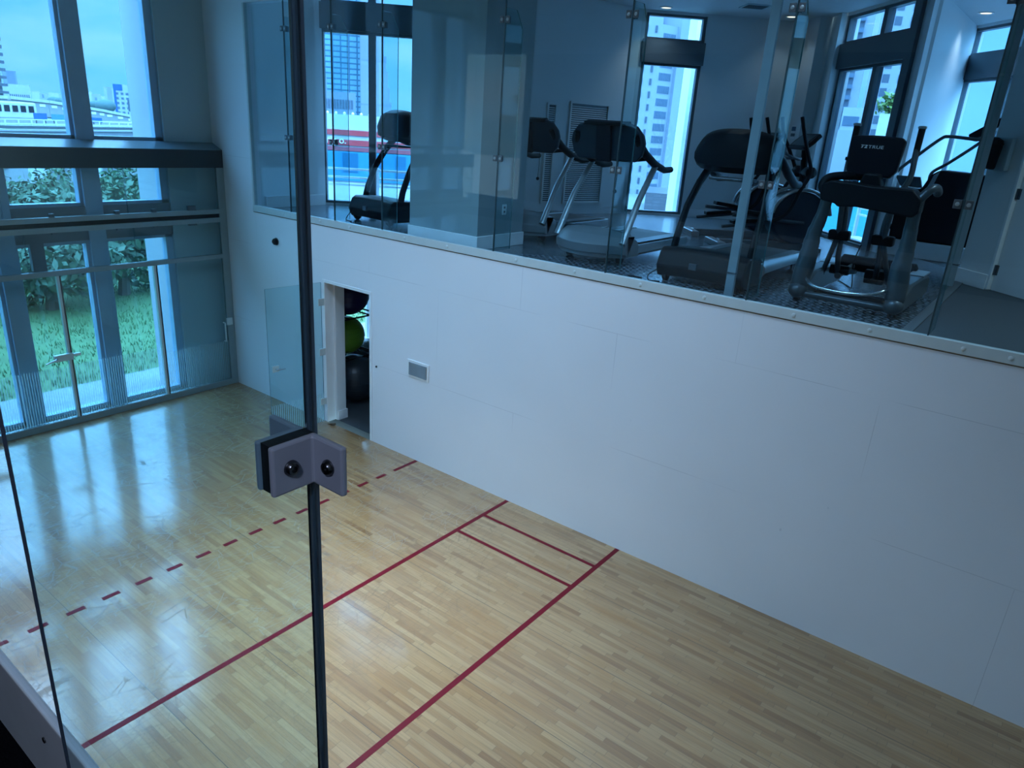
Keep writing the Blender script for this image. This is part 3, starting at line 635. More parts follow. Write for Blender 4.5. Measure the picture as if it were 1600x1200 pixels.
# ------------------------------------------------------------------ store room behind the doorway, with exercise balls
struct(MB().box((0.2, 0.14, -0.1), (5.2, 4.0, 0.0)), 'floor', M['gymfloor'], 'dark floor of the store room behind the doorway')
struct(MB().box((0.2, 0.14, 2.42), (5.2, 4.0, 2.6)), 'ceiling', M['ceiling'], 'ceiling of the store room')
struct(MB().box((5.2, 0.14, 0.0), (5.3, 4.0, 2.6)), 'wall_east', M['wall_plain'], 'east wall of the store room')
struct(MB().box((2.60, 0.14, 0.0), (2.79, 0.30, 2.42)), 'wall_return', M['wall_plain'], 'white wall return inside the low doorway')
struct(MB().box((2.58, 0.15, 0.0), (2.805, 0.318, 0.14)), 'baseboard', M['white'], 'white baseboard on the wall return inside the doorway')
struct(MB().box((0.2, 4.0, 0.0), (5.3, 4.1, 2.6)), 'wall_north', M['wall_plain'], 'north wall of the store room')
w = wall_with_holes(Matrix(((0, 1, 0, 0), (1, 0, 0, 0), (0, 0, 1, 0), (0, 0, 0, 1))), 0.0, 4.1, -0.05, 2.6, 0.03, 0.2, [(1.55, 3.1, 0.1, 2.3)])
struct(w, 'wall_west', M['wall_plain'], 'west wall of the store room')
o = pane('window_%d' % n_w, (0.10, 1.55, 0.1), (0.112, 3.1, 2.3), 0, M['win'], M['edge']); n_w += 1
tag(o, 'store room window towards the hedge', kind='structure')
struct(MB().box((0.06, 2.33, 0.1), (0.17, 2.39, 2.3)), 'trim', M['alu_light'], 'pale mullion of the store room window')
rk = empty('ball_rack', (2.05, 0.92, 0.0), label='tall black metal rack holding the exercise balls in the store room', cat='rack')
for sx, sy in ((-.42, -.33), (.36, -.33), (-.42, .36), (.36, .36)):
    MB().tube([(sx, sy, 0), (sx, sy, 2.15)], 0.016).build('post', M['black'], rk)
for z_ in (0.72, 1.36):
    s_ = MB()
    for sy in (-.33, .36): s_.tube([(-.42, sy, z_), (.36, sy, z_)], 0.013)
    for sx in (-.42, .36): s_.tube([(sx, -.33, z_), (sx, .36, z_)], 0.013)
    for k in (-.2, .2): s_.tube([(-.42, k, z_), (.36, k, z_)], 0.012)
    s_.build('shelf', M['black'], rk)
def xball(x, y_, z, r, mt, lb):
    b_ = empty('exercise_ball', (x, y_, z), label=lb, cat='exercise ball', group='exercise balls in the store room')
    s_ = MB().ball((0, 0, 0), r, u=40, v=26).build('shell', M[mt], b_, angle=80)
    MB(Matrix.Rotation(0.9, 4, 'X')).lathe([(0.014, r - 0.002), (0.014, r + 0.004), (0.006, r + 0.006)], 12).build('plug', M['black'], b_)
    gr = MB()
    for k in range(5): gr.lathe([(r * math.cos(a_) * 1.0 + dr, r * math.sin(a_)) for a_, dr in ((-0.5 + k * 0.25 - 0.012, -0.001), (-0.5 + k * 0.25 - 0.006, 0.0025), (-0.5 + k * 0.25 + 0.006, 0.0025), (-0.5 + k * 0.25 + 0.012, -0.001))], 40)
    gr.build('ridges', M[mt], b_, angle=80)
    return b_
xball(2.33, 0.86, 0.372, 0.37, 'dark_ball', 'large charcoal exercise ball on the store room floor in front')
xball(1.93, 1.52, 0.392, 0.39, 'grey_ball', 'grey exercise ball behind the charcoal one in the store room')
xball(2.13, 0.86, 1.032, 0.295, 'green_ball', 'lime green exercise ball in the middle of the rack')
xball(2.20, 0.86, 1.70, 0.325, 'purple_ball', 'dark purple exercise ball at the top of the rack')
# ------------------------------------------------------------------ the gym room
GF = 2.86
D1 = (0.7507, 0.6606); D2 = (-0.6606, 0.7507)
OUT = [(1.0, 0.06), (12.7, 0.06), (12.7, 5.2), (11.6, 5.15), (8.5, 8.67), (8.4, 5.36), (6.22, 7.80), (4.0, 5.82), (3.3, 3.75), (2.95, 3.08), (1.02, 1.38)]
struct(MB().prism(OUT, 2, 2.64, GF), 'floor', M['gymfloor'], 'charcoal floor of the gym upstairs')
struct(MB().prism(OUT, 2, 6.25, 6.4), 'ceiling', M['ceiling'], 'pale gym ceiling')
MATP = [(1.06, 0.075), (9.72, 0.075), (9.72, 4.4), (9.0, 5.28), (8.35, 5.28), (6.22, 7.70), (4.06, 5.80), (3.36, 3.75), (3.0, 3.06), (1.07, 1.37)]
mt_o = MB().prism(MATP, 2, GF, GF + 0.010).build('rubber_mat', M['mat'], None, smooth=False)
tag(mt_o, 'dark diamond-patterned rubber mat under the gym machines', 'mat')
tag(MB().prism([(9.72, 0.075), (9.80, 0.075), (9.80, 4.3), (9.72, 4.4)], 2, GF, GF + 0.012).build('edge_strip', pm('mat_edge_strip', (0.10, 0.11, 0.12), 0.5), None, smooth=False), 'straight grey ramp strip along the right edge of the rubber mat', 'floor strip')

struct(MB().box((0.8, 0.14, GF - .2), (1.05, 1.40, 6.3)), 'wall_west', M['gym_wall'], 'gym wall at the left end of the glazing')
struct(MB().box((1.05, 0.30, GF + .01), (1.066, 1.37, GF + 0.17)), 'baseboard', M['white'], 'white baseboard at the left end of the gym')
# big pier
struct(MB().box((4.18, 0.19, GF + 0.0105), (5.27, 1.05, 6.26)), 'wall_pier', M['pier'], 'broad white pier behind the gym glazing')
struct(MB().box((4.165, 0.172, GF + .011), (5.288, 1.066, GF + 0.165)), 'baseboard', M['white'], 'white baseboard around the broad pier', bevel=0.004)
so = empty('wall_socket', (5.272, 0.66, GF + 0.45), label='small white socket plate low on the side of the broad pier', cat='socket')
MB().box((0, -0.04, -0.06), (0.008, 0.04, 0.06)).build('plate', M['white'], so, bevel=0.003, smooth=False)
for z_ in (-0.025, 0.025): MB().box((0.006, -0.014, z_ - 0.012), (0.010, 0.014, z_ + 0.012)).build('outlet', M['gunmetal'], so, smooth=False)

def facade(P0, d, s1, outward, holes, mulls, lb, inner=0.0):
    """slanted outside wall with tall windows; outward = +1/-1 side of the frame's y axis"""
    global n_w
    T = frame_to(P0, d); o = outward
    t0, t1 = sorted((0.0, o * 0.22))
    hs = []
    for (a, b) in holes: hs += [(a, b, 2.90, 5.44), (a, b, 5.80, 6.21)]
    struct(wall_with_holes(T, 0.0, s1, 2.6, 6.4, t0, t1, hs), 'wall_facade', M['gym_wall'], 'slanted gym outer wall ' + lb)
    for (a, b) in holes:
        ms = [a] + [m_ for m_ in mulls if a < m_ < b] + [b]
        struct(MB(T).box((a - .02, min(o * -.035, o * .16), 5.44), (b + .02, max(o * -.035, o * .16), 5.80)), 'trim', M['alu_dark'], 'dark transom band ' + lb)
        for q0, q1 in zip(ms, ms[1:]):
            for z0, z1 in ((2.90, 5.44), (5.80, 6.21)):
                c = T @ Vector(((q0 + q1) / 2, o * 0.08, z0))
                wn = empty('window_%d' % n_w, c, kind='structure', label='tall framed gym window ' + lb); n_w += 1
                TT = Matrix.Translation(-c) @ T
                f = MB(TT); u_ = 0.055; y0, y1 = sorted((o * 0.03, o * 0.14))
                f.box((q0, y0, z0), (q0 + u_, y1, z1)); f.box((q1 - u_, y0, z0), (q1, y1, z1)); f.box((q0 + u_, y0, z0), (q1 - u_, y1, z0 + .04)); f.box((q0 + u_, y0, z1 - .04), (q1 - u_, y1, z1))
                f.build('frame', M['alu_dark'], wn, smooth=False)
                y0, y1 = sorted((o * 0.08, o * 0.09))
                pane('pane', (q0 + .03, y0, z0 + .02), (q1 - .03, y1, z1 - .02), 1, M['win'], M['edge'], wn, TT)
    return T
TF1b = facade((1.02, 1.38), D1, 2.60, 1, [(0.0, 2.45)], [0.775, 1.62], 'behind the dark treadmill')
TF1 = facade((4.0, 5.80), D1, 2.96, 1, [(0.07, 1.13)], [], 'behind the silver treadmill')
TF2 = facade((8.4, 5.36), D2, 3.30, -1, [(0.14, 2.09)], [1.01], 'behind the front elliptical')
TF3 = facade((11.6, 5.15), D2, 4.70, -1, [(0.3, 4.62)], [1.38, 2.46, 3.54], 'behind the stair climber')
struct(MB().prism([(8.40, 5.36), (8.52, 5.20), (8.62, 8.6), (8.5, 8.67)], 2, GF, 6.3), 'wall_return', M['wall_plain'], 'white wall return behind the stair climber')
struct(MB(TF2).box((0.0, 0.0, GF), (0.17, 0.055, 6.25)), 'trim', M['alu_dark'], 'dark jamb right of the corner windows')
struct(MB(TF2).box((2.09, 0.0, GF), (2.20, 0.10, 6.25)), 'trim', M['gym_wall'], 'pale jamb left of the corner windows')
struct(MB(TF2).box((2.55, 0.0, GF), (3.0, 0.22, 6.25)), 'wall_pier', M['gym_wall'], 'narrow pier in the far corner of the gym')
for T_, a, b, sg, lb in ((TF1, 1.14, 2.9, -1, 'right of the silver treadmill'), (TF2, 2.1, 3.2, 1, 'in the far corner'), (TF2, 0.17, 2.09, 1, 'under the corner windows')):
    y0, y1 = sorted((0.0, sg * 0.016))
    struct(MB(T_).box((a, y0, GF + 0.01), (b, y1, GF + (0.15 if 'under' not in lb else 0.05))), 'baseboard', M['white'] if 'under' not in lb else M['alu_dark'], 'baseboard ' + lb)
# wall with louvred closet doors
dL = (0.7, 2.05); TL = frame_to((3.3, 3.75), dL); LEN = math.hypot(*dL)
struct(MB(TL).box((0, 0, 2.6), (LEN + .03, 0.2, 6.4)), 'wall_closet', M['gym_wall'], 'wall with louvred closet doors behind the treadmills')
struct(MB(frame_to((2.95, 3.08), (0.35, 0.67))).box((0, 0, 2.6), (0.76, 0.2, 6.4)), 'wall_closet', M['gym_wall'], 'short wall beside the louvred closet')
def hitT(T, u, v):
    r = ray(u, v); Ti = T.inverted(); o_ = Ti @ CAM; d_ = Ti.to_3x3() @ r; t = -o_.y / d_.y; return o_ + d_ * t
for ua, ub, lb in ((849, 864, 'narrow louvred vent panel left of the silver treadmill console'), (884, 944, 'wide louvred vent panel behind the silver treadmill console')):
    p0 = hitT(TL, ua, 240); p1 = hitT(TL, ub, 240); za = hitT(TL, (ua + ub) / 2, 318).z; zb = hitT(TL, (ua + ub) / 2, 160).z
    c = TL @ Vector(((p0.x + p1.x) / 2, 0, za)); hw = abs(p1.x - p0.x) / 2; hh = zb - za
    v = empty('louvred_panel', c, math.atan2(dL[1], dL[0]), label=lb, cat='louvred panel')
    f = MB(); f.box((-hw, -0.03, 0), (-hw + 0.03, 0, hh)); f.box((hw - 0.03, -0.03, 0), (hw, 0, hh)); f.box((-hw + .03, -0.03, 0), (hw - .03, 0, 0.03)); f.box((-hw + .03, -0.03, hh - 0.03), (hw - .03, 0, hh)); f.build('frame', M['gym_wall'], v, smooth=False)
    s_ = MB(); k = int(hh / 0.034)
    for i in range(k):
        z_ = 0.04 + i * (hh - 0.08) / k
        s_.box((-hw + 0.03, -0.012, 0), (hw - 0.03, 0.002, 0.004), Matrix.Translation((0, -0.008, z_)) @ Matrix.Rotation(0.9, 4, 'X'))
    s_.build('slats', M['gym_wall'], v, smooth=False)
    MB().box((-hw + 0.03, -0.003, 0.03), (hw - 0.03, -0.001, hh - 0.03)).build('backing', M['gunmetal'], v, smooth=False)

# pier, door and bin at the right
TD = frame_to((9.72, 3.63), (0.72, -0.69))
struct(MB(TD).box((0, 0, GF), (0.46, 1.4, 6.26)), 'wall_pier', M['gym_wall'], 'white pier carrying the black bin')
struct(MB(TD).box((-0.016, -0.018, GF + .001), (0.44, 0.2, GF + 0.165)), 'baseboard', M['white'], 'tall white baseboard of the pier with the bin', bevel=0.004)
struct(MB(TD).box((1.46, 0, GF), (4.3, 0.2, 6.26)), 'wall_east', M['gym_wall'], 'gym wall right of the white door')
struct(MB(TD).box((0.46, 0, 5.06), (1.46, 0.2, 6.26)), 'wall_east', M['gym_wall'], 'gym wall above the white door')
dr = empty('door_4', TD @ Vector((0.47, 0.03, GF + 0.012)), math.atan2(-0.69, 0.72), kind='structure', label='plain white gym door')
MB().box((0.012, 0, 0), (0.97, 0.045, 2.16)).build('leaf', M['wall_plain'], dr, bevel=0.003, smooth=False)
MB().box((-0.03, -0.042, 0.0), (0.002, 0.1, 2.18)).build('jamb', M['white'], dr, bevel=0.003, smooth=False)
for z_ in (0.22, 1.03, 1.85):
    h_ = MB(); h_.tube([(0.004, -0.012, z_ - 0.055), (0.004, -0.012, z_ + 0.055)], 0.011); h_.box((0.004, -0.003, z_ - 0.055), (0.045, 0.002, z_ + 0.055)); h_.build('hinge', M['gunmetal'], dr, smooth=False)
MB().tube([(0.90, 0, 1.0), (0.90, -0.05, 1.0), (0.79, -0.055, 1.0)], 0.011).build('lever_handle', M['chrome'], dr)
bn = empty('wall_bin', TD @ Vector((0.13, -0.004, GF + 1.27)), math.atan2(-0.69, 0.72), label='small black ribbed bucket bin in a grey holder on the white pier', cat='bin')
MB().box((-0.06, -0.055, -0.01), (0.17, 0, 0.33)).build('holder', M['grey_wall'], bn, bevel=0.012, smooth=False)
b_ = MB(Matrix.Translation((0.02, -0.155, 0)));
prof = [(0.082, 0.0), (0.104, 0.245), (0.112, 0.25), (0.112, 0.268), (0.098, 0.268), (0.098, 0.24), (0.02, 0.03)]
b_.lathe(prof, 30).build('bucket', M['black'], bn)
rb = MB(Matrix.Translation((0.02, -0.155, 0)))
for k in range(20):
    a = 2 * PI * k / 20; rb.tube([(0.084 * math.cos(a), 0.084 * math.sin(a), 0.01), (0.104 * math.cos(a), 0.104 * math.sin(a), 0.24)], 0.004, 6)
rb.build('ribs', M['black'], bn)
MB(Matrix.Translation((0.02, -0.155, 0.265))).lathe([(0.107, 0), (0.1, 0.03), (0.05, 0.06), (0.0, 0.065)], 30).build('lid', M['black'], bn)
MB(Matrix.Translation((-0.075, -0.18, 0.17))).box((-0.012, -0.02, -0.03), (0.0, 0.02, 0.03)).build('sticker', M['white'], bn, smooth=False)
sg = empty('safety_notice', TF2 @ Vector((2.78, 0.222, GF + 1.60)), math.atan2(D2[1], D2[0]), label='small blue and white notice on the far corner pier beyond the second elliptical', cat='notice')
MB().box((-0.09, 0, -0.11), (0.09, 0.004, 0.11)).build('sheet', M['white'], sg, smooth=False)
MB().box((-0.08, 0.004, 0.02), (0.08, 0.006, 0.09)).build('blue_band', pm('notice_blue', (0.03, 0.10, 0.22), 0.5), sg, smooth=False)
MB().box((-0.08, 0.004, -0.07), (0.08, 0.006, -0.02)).build('blue_band', M['gunmetal'], sg, smooth=False)
# ceiling fittings
for x, y_, lb in ((4.45, 5.75, 'recessed ceiling downlight above the silver treadmill window'), (6.10, 7.05, 'recessed ceiling downlight above the far corner pier'), (8.85, 7.30, 'recessed ceiling downlight above the stair climber window')):
    d_ = empty('ceiling_downlight', (x, y_, 6.25), label=lb, cat='downlight', group='recessed gym ceiling downlights')
    MB().lathe([(0.105, -0.001), (0.105, -0.012), (0.08, -0.012), (0.078, -0.001)], 24).build('trim_ring', M['white'], d_)
    MB().lathe([(0.078, -0.004), (0.078, -0.006)], 24).build('lamp_disc', M['lamp'], d_)
cv = empty('ceiling_vent', (5.86, 6.0, 6.25), 0.72, label='square grey air vent in the gym ceiling', cat='vent')
f = MB(); f.box((-.2, -.2, -.015), (-.17, .2, 0)); f.box((.17, -.2, -.015), (.2, .2, 0)); f.box((-.17, -.2, -.015), (.17, -.17, 0)); f.box((-.17, .17, -.015), (.17, .2, 0)); f.build('frame', M['grey_wall'], cv, smooth=False)
f = MB()
for k in range(8): f.box((-.17, -.006, -.012), (.17, .006, -.002), Matrix.Translation((0, -.15 + k * .043, 0)) @ Matrix.Rotation(0.5, 4, 'X'))
f.build('blades', M['gunmetal'], cv, smooth=False)

# ------------------------------------------------------------------ treadmills
def rail_sections(n=20): pass
def hood_prof(W, pts, bow):       # dome over the motor: cross-sections along x, each an outline in (y, z); bow pushes the nose forward in the middle
    secs = []
    for k in range(13):
        t = -1 + 2 * k / 12; x = W * t
        f = (1 - t * t); e = 1 - max(0, abs(t) - 0.82) / 0.18 * 0.18
        secs.append([(x, (y if y > 0.3 else y - bow * f * (1 - y / 0.3) + bow), 0.10 + (z - 0.10) * e * (1 + 0.06 * f)) for (y, z) in pts])
    return secs
def treadmill_silver(label, loc):
    r = empty('treadmill', loc, 0, label, 'treadmill', 'treadmills in the gym')
    h_ = MB(); h_.loft(hood_prof(0.455, [(0.0, 0.13), (-0.01, 0.22), (0.05, 0.30), (0.16, 0.355), (0.32, 0.36), (0.50, 0.30), (0.56, 0.22), (0.56, 0.10), (0.06, 0.10)], 0.26))
    h_.build('motor_hood', M['hood'], r, bevel=0.012, angle=35)
    MB().loft([[(x, y, z) for (y, z) in ((0.30 - 0.27 * (1 - (x / .455) ** 2), 0.085), (0.58, 0.085), (0.58, 0.13), (0.295 - 0.27 * (1 - (x / .455) ** 2), 0.13))] for x in [-.45 + .075 * k for k in range(13)]]).build('hood_skirt', M['silver'], r, bevel=0.004)
    for sx in (-1, 1):
        dk = MB(); dk.prism([(sx * 0.27, 0.235), (sx * 0.44, 0.215), (sx * 0.45, 0.12), (sx * 0.40, 0.085), (sx * 0.27, 0.085)], 1, 0.52, 1.86); dk.build('side_rail', M['silver'], r, bevel=0.008, smooth=False)
        MB().box((sx * 0.36 - 0.075, 0.6, 0.2275), (sx * 0.36 + 0.07, 1.8, 0.236)).build('foot_strip', M['gunmetal'], r, bevel=0.003, smooth=False)
        ft = MB(); ft.tube([(sx * 0.36, 1.72, 0.1), (sx * 0.36, 1.72, 0.03)], 0.014); ft.lathe([(0.05, 0.0), (0.05, 0.012), (0.02, 0.035)], 16, (sx * 0.36, 1.72, 0.0)); ft.build('foot', M['black'], r)
        wf = MB(Matrix.Translation((sx * 0.33, 0.38, 0.05)) @ Matrix.Rotation(PI / 2, 4, 'Y')); wf.lathe([(0.035, -0.03), (0.05, -0.025), (0.05, 0.025), (0.035, 0.03)], 20); wf.box((-0.06, -0.03, -0.02), (-0.0, 0.03, 0.02)); wf.build('wheel', M['black'], r)
        MB().tube([(sx * 0.425, 0.22, 0.24), (sx * 0.42, 0.5, 0.70), (sx * 0.405, 0.82, 1.06)], [0.042, 0.036, 0.036], 14, flat=0.75).build('upright', M['silver'], r)
        MB().tube([(sx * 0.36, 0.36, 1.36), (sx * 0.385, 0.42, 1.28), (sx * 0.395, 0.58, 1.17), (sx * 0.405, 0.80, 1.07), (sx * 0.405, 1.05, 1.01), (sx * 0.402, 1.22, 1.015)], [0.03, 0.042, 0.044, 0.042, 0.036, 0.034], 14).build('handrail', M['black'], r)
    MB().box((-0.27, 0.5, 0.20), (0.27, 1.84, 0.222)).build('belt', M['belt'], r, bevel=0.008, smooth=False)
    MB(Matrix.Translation((0, 1.85, 0.165)) @ Matrix.Rotation(PI / 2, 4, 'Y')).lathe([(0.05, -0.42), (0.055, -0.41), (0.055, 0.41), (0.05, 0.42)], 18).build('rear_cap', M['black'], r)
    # console: shield shaped board, wide at the top corners, with a dark spine and display bar
    o_ = [(-0.44, 1.36), (-0.46, 1.28), (-0.43, 1.16), (-0.36, 1.09), (0.36, 1.09), (0.43, 1.16), (0.46, 1.28), (0.44, 1.36), (0.36, 1.45), (0.25, 1.485), (-0.25, 1.485), (-0.36, 1.45)]
    TC = Matrix.Translation((0, 0.44, 0)) @ Matrix.Translation((0, 0, 1.1)) @ Matrix.Rotation(0.16, 4, 'X') @ Matrix.Translation((0, 0, -1.1))
    c_ = MB(TC).prism(o_, 1, -0.02, 0.035).build('console', M['console'], r, bevel=0.014, angle=30)
    MB(TC).box((-0.11, -0.06, 1.08), (0.07, -0.018, 1.47)).build('spine', M['black_gloss'], c_, bevel=0.008, smooth=False)
    MB(TC).box((-0.26, -0.075, 1.455), (0.26, 0.05, 1.495)).build('display_bar', M['black'], c_, bevel=0.01, smooth=False)
    MB(TC).box((-0.25, 0.036, 1.18), (0.25, 0.05, 1.43)).build('display', M['screen'], c_, bevel=0.006, smooth=False)
    MB().tube([(-0.40, 0.62, 1.13), (-0.2, 0.60, 1.10), (0.2, 0.60, 1.10), (0.40, 0.62, 1.13)], 0.022).build('front_grip', M['black'], c_)
    k_ = MB(); k_.tube([(0.1, 0.52, 1.10), (0.1, 0.53, 0.95), (0.09, 0.53, 0.78)], 0.003, 6); k_.ball((0.09, 0.53, 0.76), 0.022); k_.build('safety_key', M['black'], c_)
    return r
def treadmill_black(label, loc):
    r = empty('treadmill', loc, 0, label, 'treadmill', 'treadmills in the gym')
    h_ = MB(); pr = [(0.03, 0.10), (0.0, 0.17), (0.06, 0.31), (0.12, 0.345), (0.40, 0.335), (0.55, 0.27), (0.60, 0.20), (0.60, 0.06), (0.06, 0.06)]
    h_.loft([[(x, y, z if abs(x) < .42 else z - 0.015) for (y, z) in pr] for x in (-0.45, -0.435, -0.2, 0.2, 0.435, 0.45)]).build('motor_hood', M['black'], r, bevel=0.014, angle=35)
    MB().box((-0.1, -0.006, 0.16), (-0.02, 0.03, 0.22)).build('vent_badge', M['gunmetal'], r, bevel=0.003, smooth=False)
    for sx in (-1, 1):
        wf = MB(Matrix.Translation((sx * 0.37, 0.10, 0.055)) @ Matrix.Rotation(PI / 2, 4, 'Y')); wf.lathe([(0.03, -0.025), (0.055, -0.02), (0.055, 0.02), (0.03, 0.025)], 20); wf.build('wheel', M['rubber'], r)
        dk = MB(); dk.tube([(sx * 0.405, 0.45, 0.19), (sx * 0.405, 0.52, 0.20), (sx * 0.40, 1.3, 0.185), (sx * 0.395, 2.02, 0.17)], [0.10, 0.085, 0.068, 0.06], 16, flat=0.85); dk.build('side_rail', M['silver'], r)
        MB().box((sx * 0.33 - 0.05, 0.62, 0.225), (sx * 0.33 + 0.05, 1.98, 0.234)).build('foot_strip', M['gunmetal'], r, bevel=0.003, smooth=False)
        ft = MB(); ft.tube([(sx * 0.36, 1.80, 0.15), (sx * 0.36, 1.80, 0.02)], 0.014); ft.lathe([(0.05, 0.0), (0.05, 0.012), (0.02, 0.04)], 16, (sx * 0.36, 1.80, 0.0)); ft.build('foot', M['black'], r)
        MB().tube([(sx * 0.40, 0.24, 0.22), (sx * 0.395, 0.30, 0.45), (sx * 0.39, 0.42, 0.72), (sx * 0.365, 0.58, 0.95), (sx * 0.33, 0.70, 1.10)], [0.050, 0.046, 0.044, 0.046, 0.05], 14, flat=0.7).build('upright', M['black'], r)
        MB().tube([(sx * 0.34, 0.50, 1.30), (sx * 0.40, 0.66, 1.22), (sx * 0.415, 0.90, 1.09), (sx * 0.41, 1.18, 0.99), (sx * 0.40, 1.36, 0.985)], [0.03, 0.042, 0.044, 0.04, 0.035], 14).build('handrail', M['console'], r)
    MB().box((-0.29, 0.56, 0.20), (0.29, 2.0, 0.224)).build('belt', M['belt'], r, bevel=0.008, smooth=False)
    MB(Matrix.Translation((0, 2.0, 0.165)) @ Matrix.Rotation(PI / 2, 4, 'Y')).lathe([(0.05, -0.35), (0.055, -0.34), (0.055, 0.34), (0.05, 0.35)], 18).build('rear_roller_cap', M['black'], r)
    # console: broad dome-backed housing
    n = 15; secs = []
    for k in range(n):
        t = -1 + 2 * k / (n - 1); x = 0.415 * t
        q = (1 - abs(t) ** 2.6)
        zt = 1.35 + 0.135 * q ** 0.6; zb = 1.135 - 0.055 * q ** 0.5; dpt = 0.10 + 0.13 * q
        secs.append([(x, 0.58 - dpt, zb + 0.05), (x, 0.57 - dpt, (zt + zb) / 2), (x, 0.62 - dpt, zt - 0.05), (x, 0.66 - dpt * .6, zt), (x, 0.70, zt - 0.02), (x, 0.66, (zt + zb) / 2), (x, 0.64, zb), (x, 0.60 - dpt * .4, zb - 0.01)])
    c_ = MB().loft(secs).build('console', M['black'], r, angle=50)
    MB().loft([[(x, 0.645, 1.17), (x, 0.66, 1.17), (x, 0.70, 1.43), (x, 0.685, 1.43)] for x in (-0.28, 0.28)]).build('display', M['screen'], c_, smooth=False)
    tr = MB(); tr.prism([(-0.20, 0.40), (0.14, 0.40), (0.20, 0.66), (-0.20, 0.66)], 2, 1.00, 1.03); tr.build('tray', M['gunmetal'], c_, bevel=0.01, smooth=False)
    MB().box((-0.055, 0.366, 1.31), (0.035, 0.385, 1.345)).build('badge', M['gunmetal'], c_, bevel=0.003, smooth=False)
    return r
treadmill_silver('silver treadmill right of the broad white pier, its whole deck in view', (6.40, 0.56, GF + .010))
treadmill_silver('treadmill mostly hidden by the broad white pier, only one side rail and grip showing', (4.93, 1.12, GF + .010))
treadmill_black('black treadmill with a dome-backed console in front of the ellipticals', (7.86, 0.45, GF + .010))
tb_ = treadmill_black('dark treadmill with curved uprights at the left window, cut off by the pier', (2.985, 0.56, GF + .010)); tb_.rotation_euler.z = -0.105
def cord(name, pts, r, mt, lb):
    o = MB().tube(pts, r, 8).build(name, M[mt]); tag(o, lb, 'cable'); return o
def smooth_pts(pts, n=6):
    out = []; P_ = [Vector(p) for p in pts]
    for i in range(len(P_) - 1):
        p0 = P_[max(i - 1, 0)]; p1 = P_[i]; p2 = P_[i + 1]; p3 = P_[min(i + 2, len(P_) - 1)]
        for k in range(n):
            t = k / n
            out.append(0.5 * ((2 * p1) + (p2 - p0) * t + (2 * p0 - 5 * p1 + 4 * p2 - p3) * t * t + (3 * p1 - p0 - 3 * p2 + p3) * t ** 3))
    out.append(P_[-1]); return out
FZ = GF + 0.016
cord('power_cable', smooth_pts([(7.42, 0.50, GF + 0.12), (7.36, 0.42, GF + 0.06), (7.40, 0.36, FZ), (7.50, 0.40, FZ)]), 0.006, 'black', 'black cable looping at the front corner of the black treadmill')
cord('power_cable', smooth_pts([(6.98, 0.30, FZ), (7.12, 0.26, FZ), (7.22, 0.34, FZ), (7.14, 0.42, FZ), (7.30, 0.40, FZ)]), 0.006, 'black', 'black cable curled on the mat between the silver and black treadmills')
cord('power_cable', smooth_pts([(2.64, 0.64, GF + 0.15), (2.58, 0.58, GF + 0.08), (2.62, 0.50, FZ), (2.78, 0.46, FZ)]), 0.007, 'black', 'black cable hanging from the dark treadmill at the left window')
# ------------------------------------------------------------------ front elliptical, console back with its maker's mark towards the court
e2 = empty('elliptical_trainer', (9.14, 0.62, GF + .010), 0, 'large front elliptical with a square black console lettered in white', 'elliptical trainer', 'elliptical trainers in the gym')
for sx, off, top in ((-1, -0.40, -0.315), (1, 0.42, 0.40)):
    MB().ball((off, 0.13, 0.105), 0.085, (1.0, 1.15, 0.9)).build('foot_cap', M['gunmetal'], e2)
    MB().tube(smooth_pts([(off, 0.14, 0.10), (off * .985, 0.15, 0.24), (off * .95, 0.17, 0.42), (off * .88 + top * .08, 0.20, 0.62), (off * .35 + top * .62, 0.20, 0.82), (top, 0.17, 1.02)]), [0.066] * 3 + [0.076] * 4 + [0.078] * 4 + [0.074] * 3 + [0.066] * 3 + [0.058] * 3 + [0.052] * 3 + [0.048] * 3 + [0.046] * 5, 16, flat=1.1).build('pillar', M['silver'] if False else M['gunmetal'], e2)
    bx = MB(); bx.prism([(0.10, 0.05), (0.10, 0.17), (0.40, 0.27), (0.95, 0.27), (1.35, 0.24), (1.42, 0.19), (1.42, 0.05)], 0, off - 0.075, off + 0.075); bx.build('side_shroud', M['gunmetal'], e2, bevel=0.02, angle=35)
    MB().box((off - 0.07, 0.98, 0.262), (off + 0.07, 1.38, 0.278)).build('top_plate', M['silver'], e2, bevel=0.005, smooth=False)
    ft = MB(); ft.lathe([(0.035, 0.0), (0.035, 0.02), (0.018, 0.05)], 16, (off, 0.16, 0)); ft.build('levelling_foot', M['black'], e2)
MB().tube([(-0.36, 0.12, 0.075), (0.40, 0.12, 0.075)], 0.032).build('front_crossbar', M['gunmetal'], e2)
MB().box((-0.36, 0.5, 0.02), (0.38, 0.62, 0.075)).build('floor_beam', M['black'], e2, bevel=0.006, smooth=False)
MB().tube(smooth_pts([(-0.34, 0.22, 0.25), (-0.33, 0.08, 0.23), (-0.24, -0.03, 0.19), (-0.02, -0.06, 0.175), (0.22, -0.03, 0.19), (0.33, 0.06, 0.23), (0.35, 0.2, 0.26)]), 0.015).build('chrome_hoop', M['chrome'], e2)
hs = MB(); hs.prism([(-0.36, 0.97), (-0.35, 0.93), (-0.22, 0.91), (-0.20, 0.885), (-0.05, 0.90), (0.40, 0.86), (0.44, 0.90), (0.44, 1.01), (0.36, 1.085), (0.05, 1.085), (-0.14, 1.10), (-0.30, 1.10), (-0.36, 1.06)], 1, 0.06, 0.30); hs.build('crossbeam', M['black'], e2, bevel=0.028, angle=35)
MB().tube(smooth_pts([(-0.33, 0.14, 0.98), (-0.38, 0.16, 1.05), (-0.34, 0.2, 1.12), (-0.2, 0.3, 1.145), (-0.1, 0.42, 1.14)]), 0.036).build('grip_bar', M['black'], e2)
